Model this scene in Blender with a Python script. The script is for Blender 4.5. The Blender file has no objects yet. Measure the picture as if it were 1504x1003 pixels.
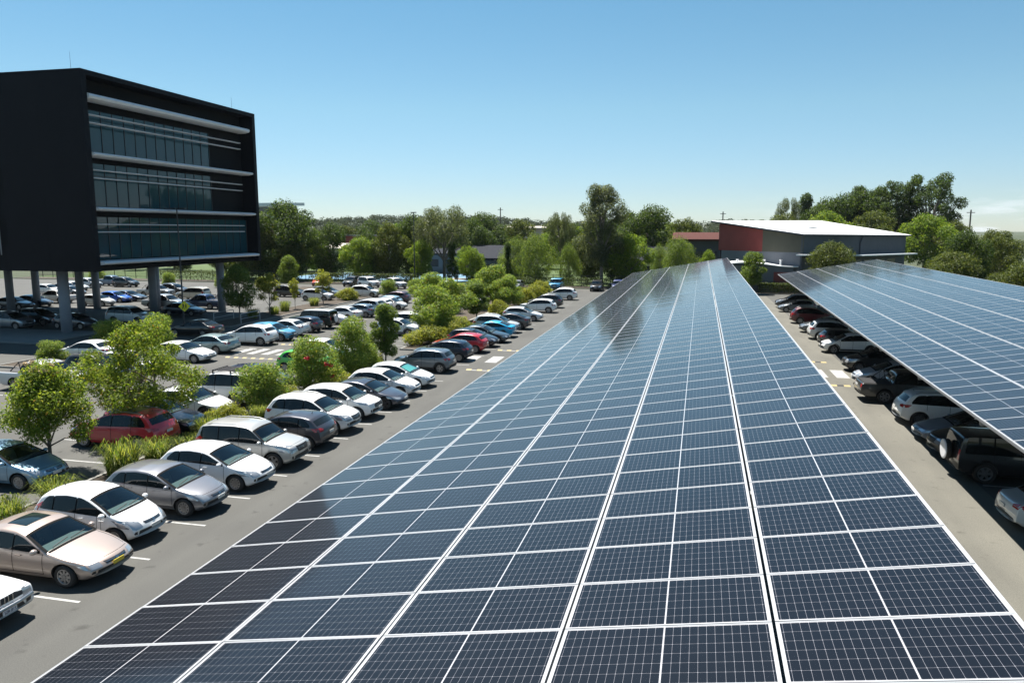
import bpy, bmesh, math, random
import numpy as np
from mathutils import Vector, Matrix
from mathutils.bvhtree import BVHTree

R = math.radians
S = bpy.context.scene
COL = S.collection

# ------------------------------------------------------------------ camera
cam_d = bpy.data.cameras.new('camera')
cam = bpy.data.objects.new('camera', cam_d)
COL.objects.link(cam)
cam.location = (0, 0, 9.3)
cam.rotation_euler = (math.pi / 2 - 0.1473, 0, 0.2329)
cam_d.sensor_width = 36.0
cam_d.lens = 36.0 * 1102.0 / 1504.0
cam_d.clip_start = 0.1
cam_d.clip_end = 9000
S.camera = cam
S.render.resolution_x = 1024
S.render.resolution_y = 682

# ------------------------------------------------------------------ sky and sun
SUN_EL = R(65)
SUN_AZ = math.atan2(-0.31, 0.32)          # from +Y towards +X (negative: towards -X)
W = bpy.data.worlds.new('World')
S.world = W
W.use_nodes = True
nt = W.node_tree
bg = nt.nodes['Background']
sky = nt.nodes.new('ShaderNodeTexSky')
sky.sky_type = 'NISHITA'
sky.sun_disc = False
sky.sun_elevation = SUN_EL
sky.sun_rotation = SUN_AZ
sky.altitude = 10
sky.air_density = 1.0
sky.dust_density = 0.05
sky.ozone_density = 3.2
# a few low cumulus heads near the horizon
geo = nt.nodes.new('ShaderNodeTexCoord')
sep = nt.nodes.new('ShaderNodeSeparateXYZ')
nt.links.new(geo.outputs['Generated'], sep.inputs[0])
cmap = nt.nodes.new('ShaderNodeMapping')
cmap.inputs['Scale'].default_value = (5.0, 5.0, 26.0)
nt.links.new(geo.outputs['Generated'], cmap.inputs['Vector'])
cn = nt.nodes.new('ShaderNodeTexNoise')
cn.inputs['Scale'].default_value = 2.6
cn.inputs['Detail'].default_value = 8
cn.inputs['Roughness'].default_value = 0.6
nt.links.new(cmap.outputs[0], cn.inputs['Vector'])
cr = nt.nodes.new('ShaderNodeValToRGB')
cr.color_ramp.elements[0].position = 0.50
cr.color_ramp.elements[1].position = 0.66
nt.links.new(cn.outputs['Fac'], cr.inputs[0])
cz = nt.nodes.new('ShaderNodeValToRGB')     # only a thin band just over the horizon
cz.color_ramp.elements[0].position = 0.0
cz.color_ramp.elements[0].color = (1, 1, 1, 1)
cz.color_ramp.elements[1].position = 0.045
cz.color_ramp.elements[1].color = (0, 0, 0, 1)
nt.links.new(sep.outputs['Z'], cz.inputs[0])
ca = nt.nodes.new('ShaderNodeValToRGB')     # and only towards +X
ca.color_ramp.elements[0].position = 0.02
ca.color_ramp.elements[0].color = (0, 0, 0, 1)
ca.color_ramp.elements[1].position = 0.22
ca.color_ramp.elements[1].color = (1, 1, 1, 1)
nt.links.new(sep.outputs['X'], ca.inputs[0])
m1 = nt.nodes.new('ShaderNodeMath'); m1.operation = 'MULTIPLY'
m2 = nt.nodes.new('ShaderNodeMath'); m2.operation = 'MULTIPLY'
nt.links.new(cr.outputs[0], m1.inputs[0]); nt.links.new(cz.outputs[0], m1.inputs[1])
nt.links.new(m1.outputs[0], m2.inputs[0]); nt.links.new(ca.outputs[0], m2.inputs[1])
mixc = nt.nodes.new('ShaderNodeMix'); mixc.data_type = 'RGBA'
nt.links.new(m2.outputs[0], mixc.inputs[0])
tint = nt.nodes.new('ShaderNodeMix'); tint.data_type = 'RGBA'; tint.blend_type = 'MULTIPLY'
tint.inputs[0].default_value = 1.0
tr_ = nt.nodes.new('ShaderNodeValToRGB')          # clear subtropical air: cyan overhead, neutral at the horizon
tr_.color_ramp.elements[0].position = 0.0
tr_.color_ramp.elements[0].color = (0.71, 0.83, 1.0, 1)
tr_.color_ramp.elements[1].position = 0.30
tr_.color_ramp.elements[1].color = (0.69, 1.0, 0.95, 1)
e_ = tr_.color_ramp.elements.new(0.05); e_.color = (0.74, 0.85, 0.98, 1)
e_ = tr_.color_ramp.elements.new(0.15); e_.color = (0.81, 0.98, 0.94, 1)
nt.links.new(sep.outputs['Z'], tr_.inputs[0])
nt.links.new(tr_.outputs[0], tint.inputs[7])
nt.links.new(sky.outputs[0], tint.inputs[6])
nt.links.new(tint.outputs[2], mixc.inputs[6])
mixc.inputs[7].default_value = (8.2, 8.8, 9.4, 1)
nt.links.new(mixc.outputs[2], bg.inputs[0])
bg.inputs[1].default_value = 0.050

sun_d = bpy.data.lights.new('sun', 'SUN')
sun_d.energy = 5.0
sun_d.angle = R(0.53)
sun_d.color = (1.0, 0.955, 0.89)
sun = bpy.data.objects.new('sun', sun_d)
COL.objects.link(sun)
sun.rotation_euler = Vector((0.31, -0.32, -1.0)).to_track_quat('-Z', 'Y').to_euler()
sun.location = (-60, 60, 170)

S.view_settings.view_transform = 'Standard'
S.view_settings.look = 'None'
S.view_settings.gamma = 1.0
S.view_settings.use_curve_mapping = False
S.view_settings.exposure = 1.31
S.render.engine = 'CYCLES'
S.cycles.max_bounces = 6
S.cycles.transparent_max_bounces = 6
S.cycles.sample_clamp_indirect = 6.0

# ------------------------------------------------------------------ materials
def mat(name, base=(0.5, 0.5, 0.5), rough=0.6, metal=0.0, spec=0.5, coat=0.0, noise=None, bump=None, objcol=False):
    m = bpy.data.materials.new(name)
    m.use_nodes = True
    t = m.node_tree
    p = t.nodes['Principled BSDF']
    p.inputs['Base Color'].default_value = (*base, 1)
    p.inputs['Roughness'].default_value = rough
    p.inputs['Metallic'].default_value = metal
    p.inputs['Specular IOR Level'].default_value = spec
    if coat:
        p.inputs['Coat Weight'].default_value = coat
        p.inputs['Coat Roughness'].default_value = 0.04
    src = None
    if objcol:
        oi = t.nodes.new('ShaderNodeObjectInfo')
        t.links.new(oi.outputs['Color'], p.inputs['Base Color'])
        if objcol == 'metal':
            inv = t.nodes.new('ShaderNodeMath'); inv.operation = 'SUBTRACT'
            inv.inputs[0].default_value = 1.0
            t.links.new(oi.outputs['Alpha'], inv.inputs[1])
            t.links.new(inv.outputs[0], p.inputs['Metallic'])
    if noise:                                   # (scale, other colour, contrast lo, hi)
        tc = t.nodes.new('ShaderNodeTexCoord')
        n = t.nodes.new('ShaderNodeTexNoise')
        n.inputs['Scale'].default_value = noise[0]
        n.inputs['Detail'].default_value = 8
        n.inputs['Roughness'].default_value = 0.65
        t.links.new(tc.outputs['Object'], n.inputs['Vector'])
        r = t.nodes.new('ShaderNodeValToRGB')
        r.color_ramp.elements[0].position = noise[2]
        r.color_ramp.elements[1].position = noise[3]
        r.color_ramp.elements[0].color = (*base, 1)
        r.color_ramp.elements[1].color = (*noise[1], 1)
        t.links.new(n.outputs['Fac'], r.inputs[0])
        t.links.new(r.outputs[0], p.inputs['Base Color'])
    if bump:
        tc = t.nodes.new('ShaderNodeTexCoord')
        n = t.nodes.new('ShaderNodeTexNoise')
        n.inputs['Scale'].default_value = bump[0]
        n.inputs['Detail'].default_value = 4
        t.links.new(tc.outputs['Object'], n.inputs['Vector'])
        b = t.nodes.new('ShaderNodeBump')
        b.inputs['Strength'].default_value = bump[1]
        b.inputs['Distance'].default_value = bump[2] if len(bump) > 2 else 0.02
        t.links.new(n.outputs['Fac'], b.inputs['Height'])
        t.links.new(b.outputs[0], p.inputs['Normal'])
    return m

M = {}
M['paint'] = mat('car_paint', rough=0.32, coat=1.0, objcol='metal')
M['glass'] = mat('car_glass', (0.012, 0.018, 0.02), 0.04, spec=0.45, objcol=True)
M['cabin'] = mat('cabin_trim', (0.11, 0.11, 0.11), 0.9, spec=.1)
M['border'] = mat('ceramic_border', (0.012, 0.012, 0.012), 0.9, spec=.08)
M['dash'] = mat('dashboard', (0.16, 0.165, 0.165), 0.9, spec=.1)
M['seat'] = mat('seat_fabric', (0.20, 0.20, 0.20), 0.95, spec=.05)
def screen_glass():
    m = bpy.data.materials.new('windscreen_glass'); m.use_nodes = True
    t = m.node_tree; t.nodes.remove(t.nodes['Principled BSDF'])
    tr = t.nodes.new('ShaderNodeBsdfTransparent'); tr.inputs[0].default_value = (0.58, 0.72, 0.70, 1)
    gl = t.nodes.new('ShaderNodeBsdfGlossy'); gl.inputs['Roughness'].default_value = 0.015
    lw = t.nodes.new('ShaderNodeLayerWeight'); lw.inputs['Blend'].default_value = 0.5
    pw = t.nodes.new('ShaderNodeMath'); pw.operation = 'POWER'; pw.inputs[1].default_value = 4.0
    ma = t.nodes.new('ShaderNodeMath'); ma.operation = 'MULTIPLY_ADD'; ma.inputs[1].default_value = 0.92; ma.inputs[2].default_value = 0.08
    mx = t.nodes.new('ShaderNodeMixShader')
    t.links.new(lw.outputs['Facing'], pw.inputs[0]); t.links.new(pw.outputs[0], ma.inputs[0])
    t.links.new(ma.outputs[0], mx.inputs[0]); t.links.new(tr.outputs[0], mx.inputs[1]); t.links.new(gl.outputs[0], mx.inputs[2])
    t.links.new(mx.outputs[0], t.nodes['Material Output'].inputs['Surface'])
    return m
M['screen'] = screen_glass()
M['tyre'] = mat('tyre_rubber', (0.018, 0.018, 0.018), 0.75)
M['alloy'] = mat('alloy_rim', (0.32, 0.32, 0.33), 0.32, metal=0.85)
M['dark_alloy'] = mat('dark_rim', (0.06, 0.06, 0.065), 0.35, metal=0.6)
M['black'] = mat('black_plastic', (0.02, 0.02, 0.022), 0.55)
M['well'] = mat('wheel_well', (0.008, 0.008, 0.008), 0.9)
M['lamp'] = mat('headlight_lens', (0.42, 0.44, 0.46), 0.12, metal=0.55, coat=1.0)
M['tail'] = mat('tail_light_lens', (0.32, 0.012, 0.012), 0.15, coat=1.0)
M['amber'] = mat('amber_lens', (0.55, 0.2, 0.02), 0.2, coat=1.0)
M['plate'] = mat('number_plate', rough=0.4, objcol=True)
M['chrome'] = mat('chrome', (0.42, 0.42, 0.42), 0.25, metal=1.0)
M['ink'] = mat('plate_ink', (0.03, 0.03, 0.08), 0.5)
M['alu'] = mat('panel_frame_aluminium', (0.34, 0.35, 0.36), 0.45, metal=0.25)
M['steel'] = mat('galvanised_steel', (0.252, 0.259, 0.266), 0.5, metal=0.5, noise=(2.0, (0.308, 0.315, 0.322), 0.35, 0.65))
M['cladding'] = mat('dark_facade_panel', (0.0045, 0.005, 0.008), 0.55, spec=0.12, noise=(0.35, (0.0065, 0.007, 0.0105), 0.3, 0.7))
M['soffit'] = mat('dark_recess_panel', (0.006, 0.0065, 0.008), 0.7, spec=0.15)
M['fascia'] = mat('grey_white_sunshade', (0.60, 0.61, 0.63), 0.4, noise=(0.5, (0.66, 0.67, 0.69), 0.3, 0.7))
M['bglass'] = mat('office_glass', (0.015, 0.058, 0.074), 0.02, spec=0.42)
M['mullion'] = mat('dark_mullion', (0.02, 0.02, 0.022), 0.4)
M['pillar'] = mat('grey_painted_column', (0.22, 0.24, 0.28), 0.55, noise=(1.0, (0.26, 0.28, 0.32), 0.35, 0.65))
M['white_line'] = mat('road_marking', (0.31, 0.31, 0.30), 0.8, noise=(7.0, (0.17, 0.17, 0.16), 0.48, 0.72))
M['yellow_line'] = mat('yellow_rubber', (0.36, 0.29, 0.13), 0.7, noise=(9.0, (0.27, 0.22, 0.11), 0.45, 0.7))
M['kerb'] = mat('concrete_kerb', (0.204, 0.198, 0.180), 0.85, noise=(4.0, (0.156, 0.150, 0.138), 0.4, 0.7))
M['concrete'] = mat('concrete_apron', (0.198, 0.198, 0.193), 0.85, noise=(0.7, (0.165, 0.165, 0.160), 0.35, 0.7))
M['mulch'] = mat('garden_mulch', (0.038, 0.028, 0.018), 0.95, noise=(6.0, (0.070, 0.052, 0.035), 0.4, 0.65), bump=(14.0, 0.8, 0.05))
M['bark'] = mat('bark', (0.12, 0.095, 0.075), 0.9, noise=(7.0, (0.19, 0.16, 0.13), 0.35, 0.7), bump=(12.0, 0.6))
M['pale_bark'] = mat('pale_gum_bark', (0.26, 0.22, 0.18), 0.85, noise=(3.0, (0.13, 0.11, 0.09), 0.4, 0.65), bump=(9.0, 0.4))
M['court'] = mat('blue_court', (0.096, 0.216, 0.330), 0.7, noise=(0.6, (0.120, 0.246, 0.360), 0.35, 0.65))
M['red_wall'] = mat('red_wall_sheet', (0.21, 0.035, 0.03), 0.6, noise=(0.6, (0.25, 0.045, 0.038), 0.35, 0.65))
M['grey_wall'] = mat('olive_grey_wall_sheet', (0.088, 0.086, 0.066), 0.7, spec=.2, noise=(0.4, (0.102, 0.099, 0.077), 0.35, 0.65))
M['slate_wall'] = mat('slate_wall_sheet', (0.070, 0.080, 0.092), 0.7, spec=.2, noise=(0.4, (0.085, 0.096, 0.110), 0.35, 0.65))
M['blue_grey'] = mat('blue_grey_block', (0.126, 0.138, 0.162), 0.7, noise=(0.6, (0.150, 0.162, 0.186), 0.35, 0.65))
M['white_roof'] = mat('white_sheet_roof', (0.80, 0.80, 0.79), 0.45, noise=(0.25, (0.74, 0.73, 0.71), 0.35, 0.7))
M['dark_roof'] = mat('charcoal_sheet_roof', (0.014, 0.016, 0.022), 0.75, spec=.1)
M['red_roof'] = mat('red_brown_roof', (0.075, 0.028, 0.022), 0.8, spec=.1)
M['cream'] = mat('cream_wall', (0.50, 0.45, 0.38), 0.8)
M['window'] = mat('far_window', (0.03, 0.04, 0.05), 0.1, spec=0.8)
M['sign_yellow'] = mat('sign_yellow', (0.85, 0.72, 0.02), 0.5)
M['rail'] = mat('pale_grey_rail', (0.45, 0.46, 0.46), 0.5)
M['pole'] = mat('dark_pole', (0.035, 0.037, 0.04), 0.5)
M['timber'] = mat('weathered_timber', (0.10, 0.085, 0.07), 0.9)
M['fence'] = mat('black_fence', (0.02, 0.022, 0.02), 0.6)
M['board'] = mat('backboard_blue', (0.18, 0.36, 0.56), 0.5)
M['orange'] = mat('ring_orange', (0.5, 0.12, 0.03), 0.5)
M['flower'] = mat('red_hibiscus', (0.6, 0.02, 0.03), 0.5)
M['blossom'] = mat('cream_blossom', (0.62, 0.47, 0.26), 0.8)
M['sand'] = mat('pale_sand', (0.300, 0.252, 0.186), 0.9)


def asphalt(name, c0, c1):
    m = bpy.data.materials.new(name); m.use_nodes = True
    t = m.node_tree; p = t.nodes['Principled BSDF']
    tc = t.nodes.new('ShaderNodeTexCoord')
    def noise(sc, det, stretch=None):
        n = t.nodes.new('ShaderNodeTexNoise')
        n.inputs['Scale'].default_value = sc; n.inputs['Detail'].default_value = det
        if stretch:
            mp = t.nodes.new('ShaderNodeMapping'); mp.inputs['Scale'].default_value = stretch
            t.links.new(tc.outputs['Object'], mp.inputs['Vector']); t.links.new(mp.outputs[0], n.inputs['Vector'])
        else:
            t.links.new(tc.outputs['Object'], n.inputs['Vector'])
        return n
    a = noise(0.22, 6); b = noise(38.0, 3); c = noise(0.9, 7, (1.0, 0.16, 1.0)); d = noise(1.7, 2)
    mx = t.nodes.new('ShaderNodeValToRGB')
    mx.color_ramp.elements[0].position = 0.36; mx.color_ramp.elements[1].position = 0.64
    mx.color_ramp.elements[0].color = (*c0, 1); mx.color_ramp.elements[1].color = (*c1, 1)
    av = t.nodes.new('ShaderNodeMath'); av.operation = 'ADD'
    hf = t.nodes.new('ShaderNodeMath'); hf.operation = 'MULTIPLY'; hf.inputs[1].default_value = 0.5
    t.links.new(a.outputs['Fac'], av.inputs[0]); t.links.new(c.outputs['Fac'], av.inputs[1])
    t.links.new(av.outputs[0], hf.inputs[0]); t.links.new(hf.outputs[0], mx.inputs[0])
    # aggregate grain
    g = t.nodes.new('ShaderNodeMapRange')
    g.inputs['From Min'].default_value = 0.3; g.inputs['From Max'].default_value = 0.7
    g.inputs['To Min'].default_value = 0.74; g.inputs['To Max'].default_value = 1.24
    t.links.new(b.outputs['Fac'], g.inputs['Value'])
    m1 = t.nodes.new('ShaderNodeMix'); m1.data_type = 'RGBA'; m1.blend_type = 'MULTIPLY'; m1.inputs[0].default_value = 1
    t.links.new(mx.outputs[0], m1.inputs[6]); t.links.new(g.outputs[0], m1.inputs[7])
    # oil drips
    o = t.nodes.new('ShaderNodeValToRGB')
    o.color_ramp.elements[0].position = 0.64; o.color_ramp.elements[1].position = 0.76
    o.color_ramp.elements[0].color = (1, 1, 1, 1); o.color_ramp.elements[1].color = (0.55, 0.54, 0.53, 1)
    t.links.new(d.outputs['Fac'], o.inputs[0])
    m2 = t.nodes.new('ShaderNodeMix'); m2.data_type = 'RGBA'; m2.blend_type = 'MULTIPLY'; m2.inputs[0].default_value = 1
    t.links.new(m1.outputs[2], m2.inputs[6]); t.links.new(o.outputs[0], m2.inputs[7])
    t.links.new(m2.outputs[2], p.inputs['Base Color'])
    p.inputs['Roughness'].default_value = 0.88
    bp = t.nodes.new('ShaderNodeBump'); bp.inputs['Strength'].default_value = 0.25; bp.inputs['Distance'].default_value = 0.01
    t.links.new(b.outputs['Fac'], bp.inputs['Height']); t.links.new(bp.outputs[0], p.inputs['Normal'])
    return m

M['asphalt'] = asphalt('asphalt', (0.052, 0.051, 0.046), (0.073, 0.072, 0.064))
M['asphalt_pale'] = asphalt('pale_asphalt', (0.088, 0.085, 0.071), (0.124, 0.119, 0.098))  # same asphalt in a paler, warmer tone for the right lane
M['grass'] = mat('grass', (0.036, 0.068, 0.014), 0.95, noise=(0.5, (0.080, 0.112, 0.028), 0.35, 0.7), bump=(20.0, 0.5, 0.05))
M['land'] = mat('land', (0.025, 0.038, 0.012), 0.95, noise=(0.02, (0.055, 0.062, 0.025), 0.35, 0.7))


def leaf_mat(name, c0, c1, trans=0.45, rough=0.55, stops=None, spec=.16):
    m = bpy.data.materials.new(name); m.use_nodes = True
    t = m.node_tree; p = t.nodes['Principled BSDF']; out = t.nodes['Material Output']
    g = t.nodes.new('ShaderNodeNewGeometry')
    r = t.nodes.new('ShaderNodeValToRGB')
    r.color_ramp.elements[0].color = (*c0, 1); r.color_ramp.elements[1].color = (*c1, 1)
    r.color_ramp.elements[0].position = 0.1; r.color_ramp.elements[1].position = 0.85
    for pos, c in (stops or []):
        e = r.color_ramp.elements.new(pos-.02); e.color = (*c1, 1)
        e = r.color_ramp.elements.new(pos); e.color = (*c, 1)
    t.links.new(g.outputs['Random Per Island'], r.inputs[0])
    t.links.new(r.outputs[0], p.inputs['Base Color'])
    p.inputs['Roughness'].default_value = rough
    p.inputs['Specular IOR Level'].default_value = spec
    tr = t.nodes.new('ShaderNodeBsdfTranslucent')
    br = t.nodes.new('ShaderNodeMix'); br.data_type = 'RGBA'; br.blend_type = 'MULTIPLY'; br.inputs[0].default_value = 1
    t.links.new(r.outputs[0], br.inputs[6]); br.inputs[7].default_value = (1.9, 1.8, 0.75, 1)
    t.links.new(br.outputs[2], tr.inputs['Color'])
    mx = t.nodes.new('ShaderNodeMixShader'); mx.inputs[0].default_value = trans
    t.links.new(p.outputs[0], mx.inputs[1]); t.links.new(tr.outputs[0], mx.inputs[2])
    t.links.new(mx.outputs[0], out.inputs['Surface'])
    return m

M['leaf_bright'] = leaf_mat('bright_leaf', (0.062, 0.125, 0.015), (0.163, 0.213, 0.037))
M['leaf_lilly'] = leaf_mat('lilly_pilly_leaf', (0.074, 0.142, 0.024), (0.203, 0.257, 0.061), stops=[(0.983, (0.24, 0.17, 0.05))])
M['leaf_olive'] = leaf_mat('olive_leaf', (0.057, 0.086, 0.025), (0.144, 0.161, 0.052), stops=[(0.955, (0.24, 0.12, 0.03))])
M['leaf_loose'] = leaf_mat('loose_tree_leaf', (0.070, 0.125, 0.016), (0.190, 0.235, 0.045), trans=.5, stops=[(0.985, (0.24, 0.16, 0.04))])
M['leaf_moss'] = leaf_mat('moss_leaf', (0.040, 0.062, 0.014), (0.105, 0.125, 0.034), trans=.35)
M['leaf_mid'] = leaf_mat('mid_leaf', (0.052, 0.100, 0.020), (0.145, 0.190, 0.046))
M['leaf_dark'] = leaf_mat('dark_leaf', (0.022, 0.046, 0.014), (0.068, 0.101, 0.027), trans=0.42)
M['leaf_gum'] = leaf_mat('gum_leaf', (0.044, 0.065, 0.033), (0.112, 0.131, 0.073), trans=0.42, rough=0.5, spec=.2)
M['leaf_yellow'] = leaf_mat('yellow_leaf', (0.110, 0.149, 0.022), (0.242, 0.242, 0.050))
M['leaf_far'] = leaf_mat('far_leaf', (0.026, 0.036, 0.024), (0.050, 0.062, 0.040), trans=0.2, rough=.9, spec=.02)
M['blade'] = leaf_mat('grass_blade', (0.060, 0.110, 0.020), (0.220, 0.240, 0.070))
M['hedge'] = leaf_mat('hedge_leaf', (0.025, 0.045, 0.012), (0.075, 0.095, 0.03), trans=0.3)


def solar_mat():
    """dark half-cut cells with a pale grid, from the panel's own UV in metres (u along 2.28, v along 1.13)"""
    m = bpy.data.materials.new('solar_cells'); m.use_nodes = True
    t = m.node_tree; p = t.nodes['Principled BSDF']
    uv = t.nodes.new('ShaderNodeUVMap')
    sp = t.nodes.new('ShaderNodeSeparateXYZ'); t.links.new(uv.outputs[0], sp.inputs[0])
    def math_(op, a, b=None, c=None):
        n = t.nodes.new('ShaderNodeMath'); n.operation = op
        for i, v in enumerate((a, b, c)):
            if v is None: continue
            if isinstance(v, (int, float)): n.inputs[i].default_value = v
            else: t.links.new(v, n.inputs[i])
        return n.outputs[0]
    PU, PV = 0.0895, 0.1795
    # u measured from panel centre, mirrored; the centre gap is 18 mm
    au = math_('ABSOLUTE', sp.outputs[0])
    u = math_('SUBTRACT', au, 0.009)
    fu = math_('PINGPONG', u, PU / 2)           # distance to the nearest cell boundary
    v = math_('ABSOLUTE', sp.outputs[1])
    fv = math_('PINGPONG', v, PV / 2)
    lu = math_('LESS_THAN', fu, 0.0013)
    lv = math_('LESS_THAN', fv, 0.0013)
    dm = math_('LESS_THAN', math_('ADD', fu, fv), 0.0085)      # clipped cell corners
    mid = math_('LESS_THAN', au, 0.007)
    eu = math_('GREATER_THAN', au, 1.108)
    ev = math_('GREATER_THAN', v, 0.5420)
    g = math_('MAXIMUM', math_('MAXIMUM', lu, lv), dm)
    edge = math_('MAXIMUM', mid, math_('MAXIMUM', eu, ev))           # white backsheet margin round the cells
    # faint busbars
    nb = t.nodes.new('ShaderNodeTexNoise'); nb.inputs['Scale'].default_value = 1.3
    oi = t.nodes.new('ShaderNodeNewGeometry')
    t.links.new(oi.outputs['Position'], nb.inputs['Vector'])
    cell = t.nodes.new('ShaderNodeMix'); cell.data_type = 'RGBA'
    cell.inputs[6].default_value = (0.0028, 0.0032, 0.0052, 1); cell.inputs[7].default_value = (0.0046, 0.0051, 0.0078, 1)
    t.links.new(nb.outputs['Fac'], cell.inputs[0])
    mx = t.nodes.new('ShaderNodeMix'); mx.data_type = 'RGBA'
    t.links.new(g, mx.inputs[0]); t.links.new(cell.outputs[2], mx.inputs[6])
    mx.inputs[7].default_value = (0.20, 0.20, 0.22, 1)
    my = t.nodes.new('ShaderNodeMix'); my.data_type = 'RGBA'
    t.links.new(edge, my.inputs[0]); t.links.new(mx.outputs[2], my.inputs[6]); my.inputs[7].default_value = (0.36, 0.36, 0.37, 1)
    t.links.new(my.outputs[2], p.inputs['Base Color'])
    p.inputs['Roughness'].default_value = 0.38
    p.inputs['Specular IOR Level'].default_value = 0.10
    p.inputs['Specular Tint'].default_value = (0.92, 0.96, 1.0, 1)
    p.inputs['Coat Weight'].default_value = 1.0
    p.inputs['Coat Roughness'].default_value = 0.085
    p.inputs['Coat IOR'].default_value = 1.23
    return m
M['solar'] = solar_mat()

# ------------------------------------------------------------------ builders
def new_mesh(name, v, f, mats, smooth=False, uvs=None, mi=None):
    me = bpy.data.meshes.new(name)
    me.from_pydata([tuple(p) for p in v], [], f)
    for m in (mats if isinstance(mats, (list, tuple)) else [mats]):
        me.materials.append(m)
    if smooth:
        me.polygons.foreach_set('use_smooth', [True] * len(me.polygons))
    if mi is not None:
        me.polygons.foreach_set('material_index', mi)
    if uvs is not None:
        l = me.uv_layers.new(name='UVMap')
        l.data.foreach_set('uv', np.asarray(uvs, dtype=np.float32).ravel())
    me.update()
    return me

def link(name, me, parent=None):
    o = bpy.data.objects.new(name, me)
    COL.objects.link(o)
    if parent: o.parent = parent
    return o

def tag(o, label=None, cat=None, group=None, kind=None):
    if label: o['label'] = label
    if cat: o['category'] = cat
    if group: o['group'] = group
    if kind: o['kind'] = kind
    return o

def empty(name, loc=(0, 0, 0), rz=0.0):
    o = bpy.data.objects.new(name, None)
    o.empty_display_size = 0.3
    COL.objects.link(o)
    o.location = loc; o.rotation_euler = (0, 0, rz)
    return o

class MB:
    def __init__(s): s.v = []; s.f = []; s.mi = []; s.m = 0
    def add(s, v, f):
        b = len(s.v); s.v += [tuple(p) for p in v]
        s.f += [tuple(i + b for i in q) for q in f]; s.mi += [s.m] * len(f); return s
    def box(s, x0, x1, y0, y1, z0, z1):
        return s.add([(x0,y0,z0),(x1,y0,z0),(x1,y1,z0),(x0,y1,z0),(x0,y0,z1),(x1,y0,z1),(x1,y1,z1),(x0,y1,z1)],
                     [(0,3,2,1),(4,5,6,7),(0,1,5,4),(1,2,6,5),(2,3,7,6),(3,0,4,7)])
    def bar(s, a, b, w, h, up=(0, 0, 1)):
        a = Vector(a); b = Vector(b); d = (b - a).normalized()
        sd = d.cross(Vector(up)); sd = sd.normalized() if sd.length > 1e-6 else Vector((1, 0, 0))
        u = sd.cross(d)
        p = [a + sd*i*w/2 + u*j*h/2 for i, j in ((-1,-1),(1,-1),(1,1),(-1,1))] + \
            [b + sd*i*w/2 + u*j*h/2 for i, j in ((-1,-1),(1,-1),(1,1),(-1,1))]
        return s.add(p, [(3,2,1,0),(4,5,6,7),(0,1,5,4),(1,2,6,5),(2,3,7,6),(3,0,4,7)])
    def tube(s, pts, radii, n=8, cap=True):
        pts = [Vector(p) for p in pts]; vs = []; fs = []
        for i, p in enumerate(pts):
            d = (pts[min(i+1, len(pts)-1)] - pts[max(i-1, 0)]).normalized()
            ref = Vector((1, 0, 0)) if abs(d.x) < 0.9 else Vector((0, 1, 0))
            a = d.cross(ref).normalized(); b = d.cross(a)
            r = radii[i] if isinstance(radii, (list, tuple)) else radii
            for k in range(n):
                t = 2*math.pi*k/n
                vs.append(p + a*r*math.cos(t) + b*r*math.sin(t))
        for i in range(len(pts)-1):
            for k in range(n):
                fs.append((i*n+k, i*n+(k+1) % n, (i+1)*n+(k+1) % n, (i+1)*n+k))
        if cap:
            fs.append(tuple(range(n-1, -1, -1))); fs.append(tuple((len(pts)-1)*n+k for k in range(n)))
        return s.add(vs, fs)
    def build(s, name, mats, parent=None, smooth=False):
        return link(name, new_mesh(name, s.v, s.f, mats, smooth, mi=s.mi), parent)

def sheet(name, poly, z, m, kind='structure'):
    o = link(name, new_mesh(name, [(x, y, z) for x, y in poly], [tuple(range(len(poly)))], m))
    if kind: tag(o, kind=kind)
    return o

# ------------------------------------------------------------------ ground
def rect(x0, x1, y0, y1): return [(x0, y0), (x1, y0), (x1, y1), (x0, y1)]
sheet('ground', rect(-2500, 2500, -300, 4500), -0.05, M['land'])
sheet('car_park', rect(-130, 24, -15, 119), 0.0, M['asphalt'])
sheet('lawn', rect(-130, 0, 119.2, 200), -0.02, M['grass'])
sheet('pale_lane', [(3.2, -12), (10.6, -12), (10.6, 115.1), (3.2, 115.1)], 0.004, M['asphalt_pale'])
sheet('court', rect(-78, -40, 131, 153), -0.012, M['court'])
sheet('sand_path', rect(-45, -33, 136, 141), -0.010, M['sand'])
ap = MB(); ap.box(-80, -52.2, 50.4, 57.5, -0.1, 0.12)
tag(ap.build('pavement', M['concrete']), kind='structure')

# planting strips: kerb ring and mulch bed (a step of 0.12 m)
def bed(x0, x1, y0, y1):
    k = MB()
    k.box(x0, x1, y0, y0+.15, -.05, .12); k.box(x0, x1, y1-.15, y1, -.05, .12)
    k.box(x0, x0+.15, y0+.15, y1-.15, -.05, .12); k.box(x1-.15, x1, y0+.15, y1-.15, -.05, .12)
    tag(k.build('kerb', M['kerb']), kind='structure')
    m = MB(); m.box(x0+.15, x1-.15, y0+.15, y1-.15, -.05, .09)
    tag(m.build('planting_bed', M['mulch']), kind='structure')
bed(-21.6, -19.9, 8, 49.2); bed(-22.0, -19.9, 54.5, 104)
bed(-47.0, -43.0, 63.5, 98); bed(-46.2, -38.4, 41, 50.6)
bed(-26.0, -22.0, 72, 104); bed(-62.0, -58.5, 100, 112); bed(-128, 3, 119.5, 123.5); bed(5, 24, 115.2, 117.4)

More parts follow.
